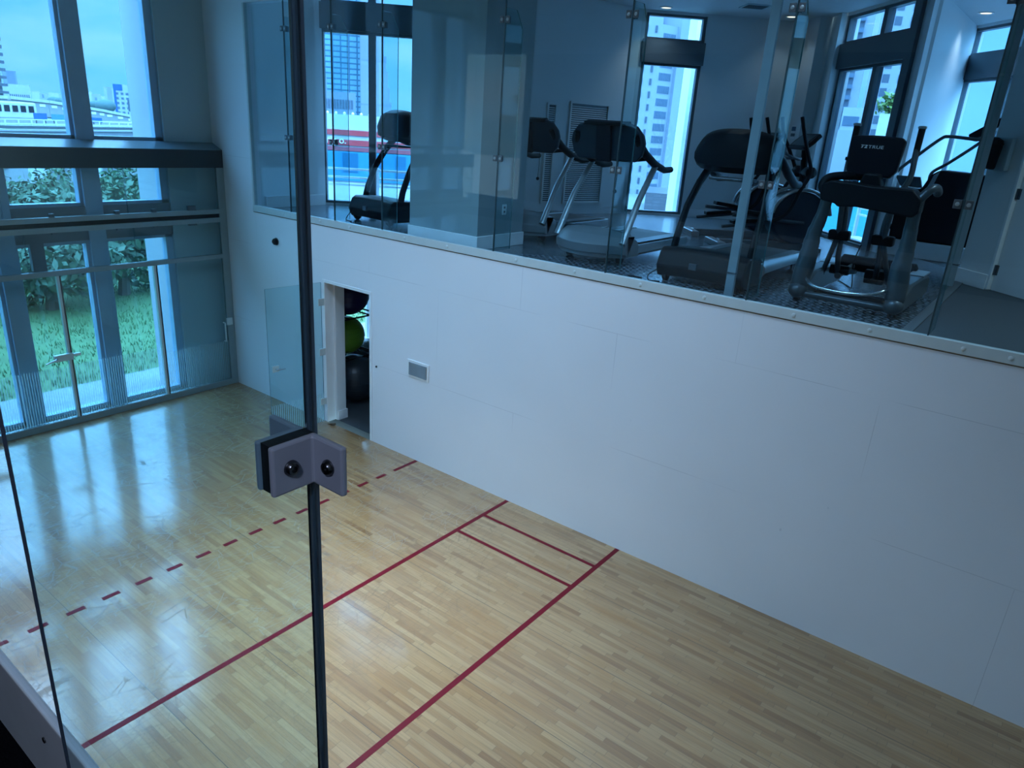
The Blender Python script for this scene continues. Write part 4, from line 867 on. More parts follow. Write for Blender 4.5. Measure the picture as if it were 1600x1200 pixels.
MB().tube(smooth_pts([(0.36, 0.14, 0.9), (0.41, 0.15, 1.0), (0.47, 0.2, 1.09), (0.50, 0.3, 1.10), (0.50, 0.42, 1.06)]), 0.036).build('grip_bar', M['gunmetal'], e2)
MB().prism([(-0.10, 1.06), (0.10, 1.06), (0.06, 1.18), (-0.06, 1.18)], 1, 0.18, 0.32).build('neck', M['black'], e2, bevel=0.015, smooth=False)
TCn = Matrix.Translation((-0.045, 0.30, 1.15)) @ Matrix.Rotation(-0.10, 4, 'X')
cn = MB(TCn).prism([(-0.205, 0.045), (-0.16, 0.0), (0.16, 0.0), (0.205, 0.06), (0.222, 0.31), (0.20, 0.335), (0.05, 0.345), (-0.05, 0.345), (-0.20, 0.335), (-0.22, 0.31)], 1, 0.0, 0.085).build('console', M['black_gloss'], e2, bevel=0.022, seg=3, angle=35)
MB(TCn).box((-0.19, 0.085, 0.05), (0.19, 0.095, 0.31)).build('display', M['screen'], cn, bevel=0.006, smooth=False)
MB(TCn).tube([(-0.21, 0.045, 0.14), (-0.235, 0.045, 0.14)], [0.012, 0.016]).build('side_button', M['black'], cn)
fc = bpy.data.curves.new('mark', 'FONT'); fc.body = 'TRUE'; fc.size = 0.044; fc.extrude = 0.0012; fc.align_x = 'LEFT'; fc.space_character = 1.05
fo = bpy.data.objects.new('mark', fc); COL.objects.link(fo)
me = bpy.data.meshes.new_from_object(fo.evaluated_get(bpy.context.evaluated_depsgraph_get())); COL.objects.unlink(fo); bpy.data.objects.remove(fo)
lo = bpy.data.objects.new('maker_lettering', me); COL.objects.link(lo); lo.parent = cn
lo.matrix_local = TCn @ Matrix.Translation((-0.062, -0.0015, 0.235)) @ Matrix.Rotation(PI / 2, 4, 'X') @ Matrix.Diagonal((1.15, 0.85, 1, 1))
me.materials.append(M['white'])
lg = MB(TCn @ Matrix.Translation((-0.122, -0.001, 0.235)))
lg.prism([(0, 0.026), (0.030, 0.026), (0.030, 0.020), (0.004, 0.020)], 1, -0.002, 0.0); lg.prism([(0.010, 0.016), (0.020, 0.016), (0.014, 0.0), (0.004, 0.0)], 1, -0.002, 0.0)
lg.prism([(0.034, 0.026), (0.052, 0.026), (0.054, 0.020), (0.034, 0.020)], 1, -0.002, 0.0); lg.prism([(0.046, 0.020), (0.054, 0.020), (0.044, 0.006), (0.034, 0.006)], 1, -0.002, 0.0); lg.prism([(0.032, 0.006), (0.054, 0.006), (0.054, 0.0), (0.030, 0.0)], 1, -0.002, 0.0)
lg.build('maker_symbol', M['white'], cn, smooth=False)
for sx, gx, gz in ((-1, -0.315, 1.56), (1, 0.225, 1.56)):
    ar = MB().tube(smooth_pts([(gx - 0.01, 0.72, gz), (gx - 0.01, 0.70, gz - 0.2), (gx - sx * 0.0, 0.64, 1.15), (gx - sx * 0.06, 0.58, 0.98), (gx - sx * 0.10, 0.55, 0.72), (gx - sx * 0.09, 0.62, 0.42), (gx - sx * 0.10, 0.72, 0.20)]), 0.025).build('swing_arm', M['gunmetal'], e2)
    MB().tube([(gx - 0.01, 0.722, gz + 0.01), (gx - 0.01, 0.70, gz - 0.28)], [0.029, 0.027]).build('grip', M['rubber'], ar)
    MB().lathe([(0.026, 0), (0.036, 0.006), (0.036, 0.022), (0.02, 0.028)], 18, (gx - 0.01, 0.722, gz + 0.01)).build('end_cap', M['silver'], ar)
    MB().tube([(gx - sx * 0.10 + sx * 0.05, 0.48, 1.0), (gx - sx * 0.075, 0.52, 0.60), (gx - sx * 0.06 + sx * 0.09, 0.66, 0.20)], 0.024).build('link_tube', M['gunmetal'], e2)
    MB(Matrix.Translation((gx - sx * 0.08, 0.545, 0.60))).box((-0.095, -0.05, -0.045), (0.095, 0.05, 0.045)).build('link_collar', M['black'], e2, bevel=0.018, smooth=False)
    pd = MB(Matrix.Translation((gx - sx * 0.11, 0.92, 0.20)) @ Matrix.Rotation(0.12 * sx, 4, 'X')); pd.prism([(-0.085, -0.24), (0.085, -0.24), (0.10, 0.0), (0.08, 0.2), (-0.08, 0.2), (-0.10, 0.0)], 2, 0, 0.045); pdo = pd.build('foot_plate', M['black'], e2, bevel=0.012, smooth=False)
    MB(Matrix.Translation((gx - sx * 0.11, 0.72, 0.21))).box((-0.09, -0.03, 0.0), (0.09, 0.03, 0.09)).build('toe_guard', M['black'], pdo, bevel=0.012, smooth=False)
    MB().tube([(gx - sx * 0.11, 0.68, 0.20), (gx - sx * 0.11, 1.34, 0.24)], 0.03).build('pedal_arm', M['gunmetal'], e2)
MB(Matrix.Translation((0.02, 1.30, 0.26)) @ Matrix.Rotation(PI / 2, 4, 'Y')).lathe([(0.05, -0.36), (0.08, -0.34), (0.08, 0.34), (0.05, 0.36)], 20).build('crank_shaft', M['black'], e2)
cord('power_cable', smooth_pts([(9.02, 1.62, GF + .5), (8.98, 1.66, GF + .3), (9.0, 1.72, GF + 0.06), (8.9, 2.0, FZ), (8.6, 2.5, FZ), (8.25, 3.2, FZ)]), 0.006, 'black', 'thin black cable running back over the mat behind the front elliptical')

# ------------------------------------------------------------------ two smaller ellipticals facing the far corner windows
def small_elliptical(label, loc, rz):
    r = empty('elliptical_trainer', loc, rz, label, 'elliptical trainer', 'elliptical trainers in the gym')   # local +y is the front
    secs = []
    for k in range(9):
        x = -0.16 + 0.04 * k; q = (1 - (abs(x) / 0.172) ** 3) ** 0.5
        n = 22; ring = []
        for i in range(n):
            a = 2 * PI * i / n; ring.append((x, 0.0 + 0.40 * math.cos(a) * (0.9 + 0.1 * q), 0.44 + (0.37 if math.sin(a) > 0 else 0.36) * math.sin(a) * (0.9 + 0.1 * q)))
        secs.append(ring)
    sh = MB().loft(secs).build('flywheel_shroud', M['console'], r, bevel=0.012, angle=50)
    for sx in (-1, 1):
        ar = MB()
        ar.tube([(sx * 0.172, 0.41 * math.cos(a), 0.44 + 0.38 * math.sin(a)) for a in [PI * 0.05 + k * PI * 0.9 / 14 for k in range(15)]], 0.022, 10, flat=1.4); ar.build('silver_arch', M['silver'], sh)
    MB().box((-0.07, -1.05, 0.0), (0.07, 0.3, 0.09)).build('base_beam', M['gunmetal'], r, bevel=0.01, smooth=False)
    MB().box((-0.30, 0.22, 0.0), (0.30, 0.32, 0.07)).build('front_stabiliser', M['gunmetal'], r, bevel=0.012, smooth=False)
    MB().box((-0.28, -1.14, 0.0), (0.28, -1.02, 0.08)).build('rear_stabiliser', M['silver'], r, bevel=0.012, smooth=False)
    MB().tube([(0, 0.02, 0.70), (0, 0.00, 1.00), (0, -0.04, 1.32)], [0.06, 0.045, 0.045], 14).build('mast', M['black'], r)
    MB(Matrix.Translation((0, 0.0, 1.04)) @ Matrix.Rotation(PI / 2, 4, 'Y')).lathe([(0.05, -0.24), (0.075, -0.22), (0.075, -0.1), (0.05, -0.06), (0.05, 0.06), (0.075, 0.1), (0.075, 0.22), (0.05, 0.24)], 20).build('pivot', M['black'], r)
    T = Matrix.Translation((0, -0.08, 1.42)) @ Matrix.Rotation(0.75, 4, 'X')
    c_ = MB(T).prism([(-0.24, -0.12), (0.24, -0.12), (0.27, 0.0), (0.24, 0.15), (-0.24, 0.15), (-0.27, 0.0)], 2, -0.035, 0.02).build('console', M['black'], r, bevel=0.014, angle=30)
    MB(T).box((-0.2, -0.09, 0.019), (0.2, 0.12, 0.025)).build('display', M['console'], c_, bevel=0.003, smooth=False)
    MB().tube(smooth_pts([(-0.20, -0.42, 1.36), (-0.25, -0.40, 1.26), (-0.2, -0.2, 1.2), (0, -0.10, 1.22), (0.2, -0.2, 1.2), (0.25, -0.40, 1.26), (0.20, -0.42, 1.36)]), 0.017).build('fixed_grip', M['gunmetal'], r)
    for sx in (-1, 1):
        MB().tube(smooth_pts([(sx * 0.30, -0.30, 1.72), (sx * 0.32, -0.24, 1.52), (sx * 0.27, -0.12, 1.28), (sx * 0.24, -0.02, 1.04), (sx * 0.25, -0.12, 0.80), (sx * 0.24, -0.22, 0.52), (sx * 0.20, -0.40, 0.38)]), 0.025).build('swing_arm', M['black'], r)
        MB().tube([(sx * 0.18, 0.05, 0.38), (sx * 0.17, -0.45, 0.36 + sx * 0.05), (sx * 0.17, -0.95, 0.34 + sx * 0.10)], 0.024).build('pedal_arm', M['gunmetal'], r)
        MB(Matrix.Translation((sx * 0.17, -0.62, 0.38 + sx * 0.07)) @ Matrix.Rotation(-0.12 * sx, 4, 'X')).prism([(-0.08, -0.2), (0.08, -0.2), (0.085, 0.18), (-0.085, 0.18)], 2, 0, 0.05).build('foot_plate', M['black'], r, bevel=0.01, smooth=False)
    return r
RZ1 = -math.atan2(D1[0], D1[1])
small_elliptical('small elliptical with tilted console and round shroud, in front of the corner pier', (7.58, 4.25, GF + .010), RZ1)
small_elliptical('small elliptical half hidden behind the black treadmill', (6.86, 5.02, GF + .010), RZ1)

# ------------------------------------------------------------------ stair climber on a pale plinth
pl_ = empty('plinth', (8.62, 5.30, GF), label='low pale plinth under the black stair climber', cat='plinth')
MB().prism([(0, 0), (1.02, 0), (1.02, 0.75), (0, 0.75)], 2, 0, 0.22).build('block', M['white'], pl_, bevel=0.004, smooth=False)
sc = empty('stair_climber', (8.62, 5.36, GF + 0.221), 0, 'big black stair climber with sloping handrails by the right-hand windows', 'stair climber')
MB().prism([(-0.02, 0.0), (1.0, 0.0), (1.0, 0.95), (0.42, 0.97), (0.32, 0.90), (0.24, 0.70), (-0.02, 0.72)], 1, 0.0, 0.62).build('body', M['black'], sc, bevel=0.03, angle=35)
MB().prism([(0.36, 0.90), (0.42, 0.95), (0.30, 0.42), (0.22, 0.40)], 1, -0.012, 0.04).build('silver_panel', M['silver'], sc, bevel=0.006, smooth=False)
for k in range(3):
    MB().box((-0.12 + 0.0 * k, 0.08, 0.12 + 0.2 * k), (0.0, 0.54, 0.17 + 0.2 * k)).build('step', M['rubber'], sc, bevel=0.006, smooth=False)
MB().prism([(-0.02, 0.72), (0.25, 0.72), (0.2, 0.86), (-0.12, 0.86)], 1, 0.0, 0.06).build('side_cheek', M['gunmetal'], sc, bevel=0.01, smooth=False)
MB().tube(smooth_pts([(-0.12, 0.05, 0.80), (-0.10, 0.04, 0.92), (0.10, 0.04, 1.14), (0.32, 0.04, 1.36), (0.42, 0.04, 1.40), (0.70, 0.04, 1.385), (0.98, 0.04, 1.38)]), 0.022).build('handrail', M['gunmetal'], sc)
MB().tube(smooth_pts([(0.24, 0.56, 0.78), (0.25, 0.56, 0.92), (0.42, 0.56, 1.06), (0.66, 0.56, 1.28), (0.80, 0.56, 1.42)]), 0.022).build('handrail', M['gunmetal'], sc)
MB(Matrix.Translation((0.80, 0.30, 1.50)) @ Matrix.Rotation(-0.62, 4, 'Y')).box((-0.18, -0.26, -0.05), (0.36, 0.26, 0.05)).build('console', M['black'], sc, bevel=0.02, smooth=False)
MB().tube([(0.80, 0.30, 0.9), (0.86, 0.30, 1.5)], 0.05).build('console_mast', M['black'], sc)

# ------------------------------------------------------------------ outdoors: lawn, patio, hedge
struct(MB().prism([(-0.55, -14), (-1.10, -14), (-1.22, 0.2), (-1.22, 9), (-0.55, 9)], 2, -0.25, -0.055), 'ground_strip', M['conc_dark'] if False else M['concrete'], 'pale concrete strip outside the tall end windows')
struct(MB().box((-0.56, -14, -0.25), (0.02, 9, -0.055)), 'ground_strip', M['concrete'], 'concrete at the foot of the end wall')
lawn = MB()
nx, ny = 26, 40
g = [[lawn._v((-1.15 - 9.6 * i / nx, -12 + 22 * j / ny, -0.06 + 0.010 * i * i / nx + 0.05 * math.sin(i * .7 + j * .5) * (i / nx))) for j in range(ny + 1)] for i in range(nx + 1)]
for i in range(nx):
    for j in range(ny): lawn.bm.faces.new([g[i][j], g[i][j + 1], g[i + 1][j + 1], g[i + 1][j]])
M['lawn'] = pm('mown_lawn', (0.095, 0.17, 0.066), 0.9, var=0.5, scale=3.0, bump=0.8, bscale=60)
struct(lawn, 'ground', M['lawn'], 'sloping green lawn outside the end windows', smooth=True)
M['grass'] = pm('grass_blades', (0.105, 0.20, 0.075), 0.8, var=0.22, scale=2.2)
gb = bmesh.new()
for k in range(22000):
    x = -1.2 - 9.3 * rnd.random() ** 1.2; y_ = -9 + 17 * rnd.random(); i = (-1.15 - x) / 9.6 * nx
    z_ = -0.06 + 0.010 * i * i / nx - 0.01
    a = rnd.random() * PI; hgt = 0.05 + 0.06 * rnd.random(); w_ = 0.012
    dx, dy = math.cos(a) * w_, math.sin(a) * w_; lx, ly = (rnd.random() - .5) * 0.07, (rnd.random() - .5) * 0.07
    gb.faces.new([gb.verts.new((x - dx, y_ - dy, z_)), gb.verts.new((x + dx, y_ + dy, z_)), gb.verts.new((x + lx, y_ + ly, z_ + hgt))])
me = bpy.data.meshes.new('grass'); gb.to_mesh(me); gb.free(); me.materials.append(M['grass'])
go = bpy.data.objects.new('grass', me); COL.objects.link(go); tag(go, 'short green grass growing over the lawn', 'grass', kind='stuff')
def leaves(n, size, fn):
    b = bmesh.new()
    for _ in range(n):
        c, nr = fn(); c = Vector(c)
        d = Vector((rnd.gauss(0, 1), rnd.gauss(0, 1), rnd.gauss(0, 1))) + Vector(nr) * 1.2; d.normalize()
        u = d.orthogonal().normalized(); u.rotate(Matrix.Rotation(rnd.random() * 6.28, 3, d)); w_ = d.cross(u); s_ = size * (0.6 + 0.8 * rnd.random())
        b.faces.new([b.verts.new(c - u * s_), b.verts.new(c + w_ * s_ * .45), b.verts.new(c + u * s_), b.verts.new(c - w_ * s_ * .45)])
    me = bpy.data.meshes.new('leaves'); b.to_mesh(me); b.free(); return me
M['leaf'] = pm('hedge_leaves', (0.05, 0.105, 0.045), 0.55, var=0.55, scale=1.6)
M['leaf2'] = pm('tree_leaves', (0.07, 0.13, 0.075), 0.6, var=0.5, scale=1.2)
M['core'] = pm('dark_twigs', (0.028, 0.062, 0.028), 0.9)
M['bark'] = pm('grey_bark', (0.12, 0.10, 0.08), 0.9, bump=0.4)
def bush(name, c, rx, ry, rz, n, size, lb, cat, mt='leaf', group=None):
    r = empty(name, c, 0, lb, cat, group)
    def fn():
        v = Vector((rnd.gauss(0, 1), rnd.gauss(0, 1), abs(rnd.gauss(0, 1)) * .9 + 0.02)).normalized(); q = 0.86 + 0.2 * rnd.random()
        lump = 1 + 0.13 * math.sin(v.x * 7 + c[1]) * math.cos(v.y * 6 + v.z * 5)
        return (v.x * rx * q * lump, v.y * ry * q * lump, v.z * rz * q * lump + 0.03), v
    me = leaves(n, size, fn); me.materials.append(M[mt])
    o = bpy.data.objects.new('foliage', me); COL.objects.link(o); o.parent = r
    cr = MB(); cr.ball((0, 0, 0.0), 1, (rx * .84, ry * .84, rz * .84), 20, 12)
    for v in cr.bm.verts: v.co.z = max(v.co.z, 0.0)
    cr.build('inner_branches', M['core'], r)
    return r
hz = -0.06 + 0.010 * nx
HB = [(-10.6, -5.6, 1.5), (-10.7, -3.6, 1.9), (-10.5, -1.6, 1.75), (-10.8, 0.2, 2.15), (-10.6, 2.0, 2.3), (-10.9, 3.9, 2.5), (-10.5, 5.7, 2.35), (-10.7, 7.5, 2.2)]
places = ['at the left end of the row', 'second from the left end', 'left of the middle', 'before the station wall', 'seen under the vent sash', 'tall one right of the middle', 'seen through the store room window', 'at the right end of the row']
for k, (x, y_, hh) in enumerate(HB):
    bush('hedge_bush', (x, y_, hz - 0.1), 0.95, 1.35, hh, 2600, 0.085, 'leafy green hedge bush beyond the lawn, ' + places[k], 'hedge bush', group='hedge bushes along the lawn')
struct(MB().box((-150, -90, -1.2), (-10.7, 60, -0.35)), 'ground', M['conc_dark'], 'street level ground beyond the lawn')
struct(MB().box((-60, 9.0, -1.3), (60, 260, -0.4)), 'ground', M['conc_dark'], 'ground north of the building')
SKY, SKYTOP, COURT, POOL, GYM, LAMPCOL = 2.1, 7.0, 40.0, 42.0, 34.0, (0.44, 0.68, 1.0)
# ------------------------------------------------------------------ trees, rail viaduct and city beyond the end windows
def tree(c, h, r_, lb, n=1500, size=0.22):
    t = empty('tree', c, 0, lb, 'tree', 'trees beyond the hedge')
    MB().tube([(0, 0, 0), (0.1, 0.05, h * .5), (0, 0, h * .8)], [0.16, 0.11, 0.05], 8).build('trunk', M['bark'], t)
    blobs = [(rnd.uniform(-.5, .5) * r_, rnd.uniform(-.5, .5) * r_, h * (.55 + .35 * rnd.random()), r_ * (.5 + .3 * rnd.random())) for _ in range(6)]
    def fn():
        b = rnd.choice(blobs); v = Vector((rnd.gauss(0, 1), rnd.gauss(0, 1), rnd.gauss(0, 1))).normalized(); return (b[0] + v.x * b[3], b[1] + v.y * b[3], b[2] + v.z * b[3] * .8), v
    me = leaves(n, size, fn); me.materials.append(M['leaf2']); o = bpy.data.objects.new('crown', me); COL.objects.link(o); o.parent = t
for (u, d, h, r_, lb) in ((50, 17.5, 1.9, 1.25, 'bushy tree beyond the hedge under the left end of the viaduct'), (92, 22.5, 2.1, 1.5, 'bushy tree beyond the hedge left of the wide window mullion'), (172, 18.5, 2.0, 1.35, 'bushy tree beyond the hedge right of the wide window mullion'), (212, 24, 2.2, 1.5, 'bushy tree beyond the hedge against the outer pier'), (5, 22, 2.1, 1.5, 'bushy tree beyond the hedge at the left edge of the middle window')):
    p = far(u, 300, d); tree((p.x, p.y, -0.38), h, r_, lb, 2600, 0.11)
def seg_box(name, p0, p1, z0, z1, th, mt, parent, bevel=0.0):
    d = Vector((p1[0] - p0[0], p1[1] - p0[1])); T = frame_to((p0[0], p0[1]), d)
    return MB(T).box((0, -th / 2, z0), (d.length, th / 2, z1)).build(name, mt, parent, smooth=False)
# near viaduct: solid grey wall with a railing
A = far(-60, 200, 42); B = far(330, 200, 58)
za = far(0, 200, 43).z; 
v1 = empty('rail_viaduct', (0, 0, 0), label='straight grey elevated rail viaduct with railings, nearest beyond the trees', cat='viaduct')
seg_box('deck_wall', A, B, 0.9, 2.57, 1.2, M['conc_dark'], v1); seg_box('coping', A, B, 2.57, 2.66, 1.35, M['concrete'], v1)
seg_box('track_bed', A + Vector((-1.5, 1.5, 0)), B + Vector((-1.5, 1.5, 0)), 2.5, 2.8, 2.0, M['gunmetal'], v1)
d = (B - A); 
for z_ in (2.86, 3.06): seg_box('rail', A, B, z_, z_ + 0.05, 0.05, M['alu_light'], v1)
pm_ = None
for k in range(26):
    q = A + d * (k / 25)
    o = MB().box((-.03, -.03, 0), (.03, .03, 0.46)).build('rail_post', M['alu_light'], v1, smooth=False) if pm_ is None else pm_.copy()
    if pm_ is None: pm_ = o
    else: COL.objects.link(o); o.parent = v1
    o.location = (q.x, q.y, 2.65)
pm_ = None
for k in range(5):
    q = A + d * (0.1 + k / 5)
    o = MB().box((-.7, -.7, 0), (.7, .7, 1.5)).build('pier', M['concrete'], v1, smooth=False) if pm_ is None else pm_.copy()
    if pm_ is None: pm_ = o
    else: COL.objects.link(o); o.parent = v1
    o.location = (q.x, q.y, -0.6)
# far curved viaduct that descends to the right
v2 = empty('rail_viaduct', (0, 0, 0), label='curved pale viaduct descending to the right, behind the straight one', cat='viaduct')
cv_ = [(-60, 152, 110), (0, 153.5, 112), (60, 160, 116), (110, 168, 120), (150, 174.5, 124), (200, 184, 128), (260, 196, 132)]
P_ = [far(u, v, dd) for u, v, dd in cv_]
for a, b in zip(P_, P_[1:]):
    T = frame_to((a.x, a.y, a.z), b - a); L_ = math.hypot(b.x - a.x, b.y - a.y); dz = b.z - a.z
    MB(T).loft([[(0, -1.5, -1.7), (0, 1.5, -1.7), (0, 1.5, 0), (0, -1.5, 0)], [(L_, -1.5, dz - 1.7), (L_, 1.5, dz - 1.7), (L_, 1.5, dz), (L_, -1.5, dz)]]).build('deck', M['concrete'], v2, smooth=False)
    MB(T).loft([[(0, -1.7, 0.0), (0, -1.5, 0.0), (0, -1.5, 0.35), (0, -1.7, 0.35)], [(L_, -1.7, dz), (L_, -1.5, dz), (L_, -1.5, dz + 0.35), (L_, -1.7, dz + .35)]]).build('parapet', M['white_out'], v2, smooth=False)
    k = max(2, int(L_ / 1.6)); f = MB(T)
    for i in range(k):
        s_ = (i + .2) * L_ / k; z_ = dz * s_ / L_; f.box((s_, -1.56, z_ - .55), (s_ + .9, -1.5, z_ - .25))
    f.build('panel_strip', M['white'], v2, smooth=False)
for i in (1, 3, 5):
    q = P_[i]; MB(Matrix.Translation((q.x, q.y, 0))).box((-.9, -.9, -.6), (.9, .9, q.z - 1.6)).build('pier', M['concrete'], v2, smooth=False)
# people mover car on its own beam
tp = far(-20, 178, 86); te = far(47, 179, 88)
tr_ = empty('train_car', (tp.x, tp.y, tp.z - 0.3), math.atan2(te.y - tp.y, te.x - tp.x), label='white elevated train car with dark windows at the left edge', cat='train')
L_ = math.hypot(te.x - tp.x, te.y - tp.y)
MB().box((0, -1.2, 0), (L_, 1.2, 1.5)).build('body', M['white_out'], tr_, bevel=0.15, smooth=False)
for k in range(5):
    s_ = 0.15 + k * (L_ - 0.2) / 5
    MB().box((s_, -1.225, 0.62), (s_ + (L_ - .2) / 5 - 0.25, -1.19, 1.2)).build('window', M['screen'], tr_, smooth=False)
gb_ = empty('guide_beam', (tp.x, tp.y, 0), math.atan2(te.y - tp.y, te.x - tp.x), label='pale elevated guide beam carrying the train car', cat='beam')
MB().box((-14, -1.6, tp.z - 1.0), (L_ + 26, 1.6, tp.z - 0.302)).build('beam', M['concrete'], gb_, smooth=False)
for k in range(4): MB().box((-6 + 9 * k, -.5, -.6), (-5 + 9 * k, .5, tp.z - 1.0)).build('support', M['concrete'], gb_, smooth=False)
M['blue'] = pm('blue_hoarding_paint', (0.012, 0.09, 0.28), 0.5); M['blue2'] = pm('light_blue_paint', (0.05, 0.19, 0.34), 0.5)
for u0, u1, v0, v1_, dd, mt, lb in ((53, 74, 177, 186, 74, 'blue', 'blue hoarding below the train, left one beside the viaduct column'), (81, 108, 179, 188, 76, 'blue2', 'lighter blue hoarding right of the viaduct column'), (143, 160, 184, 191, 70, 'blue', 'blue hoarding seen right of the wide window mullion')):
    a = far(u0, v1_, dd); b = far(u1, v1_, dd); t_ = far((u0 + u1) / 2, v0, dd)
    hb = empty('hoarding', (a.x, a.y, -0.5), math.atan2(b.y - a.y, b.x - a.x), label=lb, cat='hoarding')
    w_ = math.hypot(b.x - a.x, b.y - a.y); MB().box((0, 0, a.z + 0.5), (w_, 0.15, t_.z + 0.5)).build('board', M[mt], hb, smooth=False)
    for q in (0.1, w_ - .2): MB().box((q, 0.02, 0), (q + .1, 0.12, a.z + .5)).build('post', M['gunmetal'], hb, smooth=False)

def tower(name, lb, cat, u0, u1, vt, dd, depth, mt, rot=0.0, base=-0.6, ref_v=150):
    """a building whose front spans columns u0..u1 at distance dd, turned by rot from facing the court"""
    a = far(u0, ref_v, dd); b = far(u1, ref_v, dd); top = far((u0 + u1) / 2, vt, dd).z
    w_ = math.hypot(b.x - a.x, b.y - a.y)
    r = empty(name, (a.x, a.y, base), math.atan2(b.y - a.y, b.x - a.x) + rot, lb, cat)
    MB().box((0, 0, 0), (w_, depth, top - base)).build('walls', mt, r, smooth=False)
    return r, w_, top - base
def win_grid(r, xs, zs, w_, h_, mt, y=-0.06, face='x', nm='window', lim=100):
    proto = None; k = 0
    for z_ in zs:
        for x in xs:
            if k >= lim: return
            k += 1
            if proto is None:
                mb = MB()
                mb.box((0, 0, 0), (w_, 0.12, h_)) if face == 'x' else mb.box((0, 0, 0), (0.12, w_, h_))
                o = mb.build(nm, mt, r, smooth=False); proto = o
            else:
                o = proto.copy(); COL.objects.link(o); o.parent = r
            o.location = (x, y, z_) if face == 'x' else (y, x, z_)
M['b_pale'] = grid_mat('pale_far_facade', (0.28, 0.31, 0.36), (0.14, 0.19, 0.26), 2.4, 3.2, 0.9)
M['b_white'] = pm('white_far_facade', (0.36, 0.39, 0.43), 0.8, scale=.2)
M['b_grey'] = pm('blue_grey_far_facade', (0.17, 0.21, 0.27), 0.8, scale=.2)
M['b_glass'] = grid_mat('glass_curtain_wall', (0.08, 0.18, 0.27), (0.26, 0.48, 0.58), 1.5, 0.95, 0.13, rough=0.15, metal=0.35)
M['b_stone'] = grid_mat('pale_stone_facade', (0.17, 0.20, 0.25), (0.24, 0.27, 0.33), 3.0, 7.0, 0.12)
M['b_dark'] = pm('dark_far_glass', (0.07, 0.095, 0.13), 0.3, scale=.3)
M['b_midglass'] = pm('blue_far_window', (0.09, 0.14, 0.20), 0.3, scale=.3)
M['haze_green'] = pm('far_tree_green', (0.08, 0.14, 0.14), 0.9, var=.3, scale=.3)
r, w_, h_ = tower('tower_block', 'tall block with stacked dark balconies at the left edge of the photo', 'tower', -30, 6, 52, 170, 14, M['b_white'])
k = 0
for i in range(11):
    z_ = h_ - 1.0 - i * (h_ / 11.5)
    MB().box((w_ - 3.6, -1.2, z_), (w_ + 0.9, 3, z_ + 0.45)).build('balcony', M['b_dark'], r, smooth=False)
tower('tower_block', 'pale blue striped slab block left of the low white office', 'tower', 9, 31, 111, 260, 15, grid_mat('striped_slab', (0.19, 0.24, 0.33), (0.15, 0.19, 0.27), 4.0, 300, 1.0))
r, w_, h_ = tower('office_building', 'low white office with upright dark windows behind the curved viaduct', 'building', 6, 49, 132, 210, 14, M['b_white'])
win_grid(r, [w_ * (.22 + .075 * i) for i in range(10)], [h_ - 3.9], w_ * .035, 1.8, M['b_dark'])
r, w_, h_ = tower('apartment_building', 'white and blue apartment block with a grid of windows next to the outer pier', 'building', 178, 228, 133, 170, 16, M['b_white'])
win_grid(r, [w_ * (.06 + .155 * i) for i in range(6)], [h_ - 1.9 - 0.88 * i for i in range(12)], w_ * .085, 0.42, M['b_midglass'])
MB().box((0, -.1, 0), (w_ * .07, -.02, h_)).build('blue_edge', M['blue'], r, smooth=False); MB().box((w_ * .07, -.12, h_ - 1.1), (w_ * .28, -.02, h_)).build('blue_panel', M['blue'], r, smooth=False); MB().box((w_ * .5, -.5, h_ - 1.2), (w_ * .9, 4, h_ + .5)).build('roof_screen', M['b_dark'], r, smooth=False)
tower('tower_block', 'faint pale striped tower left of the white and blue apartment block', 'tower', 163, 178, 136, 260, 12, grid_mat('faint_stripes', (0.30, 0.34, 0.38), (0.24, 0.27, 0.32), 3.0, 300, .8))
r, w_, h_ = tower('sign_pylon', 'plain white pylon with a dark head beside the outer pier', 'sign', 199, 222, 157, 100, 3, M['b_white']); MB().box((-.05, -.1, h_ - 1.2), (w_ + .05, 3.05, h_)).build('dark_head', M['b_dark'], r, smooth=False)
# low far city, one block each
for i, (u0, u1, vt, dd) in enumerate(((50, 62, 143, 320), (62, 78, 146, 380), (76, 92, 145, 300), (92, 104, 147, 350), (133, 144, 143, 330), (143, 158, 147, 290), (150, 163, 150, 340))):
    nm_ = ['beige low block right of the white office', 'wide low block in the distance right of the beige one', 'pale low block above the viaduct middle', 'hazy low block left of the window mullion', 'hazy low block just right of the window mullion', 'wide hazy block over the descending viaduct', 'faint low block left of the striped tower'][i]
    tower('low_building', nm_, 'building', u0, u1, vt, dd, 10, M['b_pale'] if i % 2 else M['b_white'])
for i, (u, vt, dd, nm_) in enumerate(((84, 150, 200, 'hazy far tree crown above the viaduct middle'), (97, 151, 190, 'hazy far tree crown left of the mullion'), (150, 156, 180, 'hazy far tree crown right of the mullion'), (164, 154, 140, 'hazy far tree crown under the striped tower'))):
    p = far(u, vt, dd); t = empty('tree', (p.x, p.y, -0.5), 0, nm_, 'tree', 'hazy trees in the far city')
    MB().ball((0, 0, p.z - 0.6), 1, (1.5, 1.5, 1.0), 14, 8).build('crown', M['haze_green'], t); MB().tube([(0, 0, 0), (0, 0, p.z - 1)], .25, 6).build('trunk', M['bark'], t)

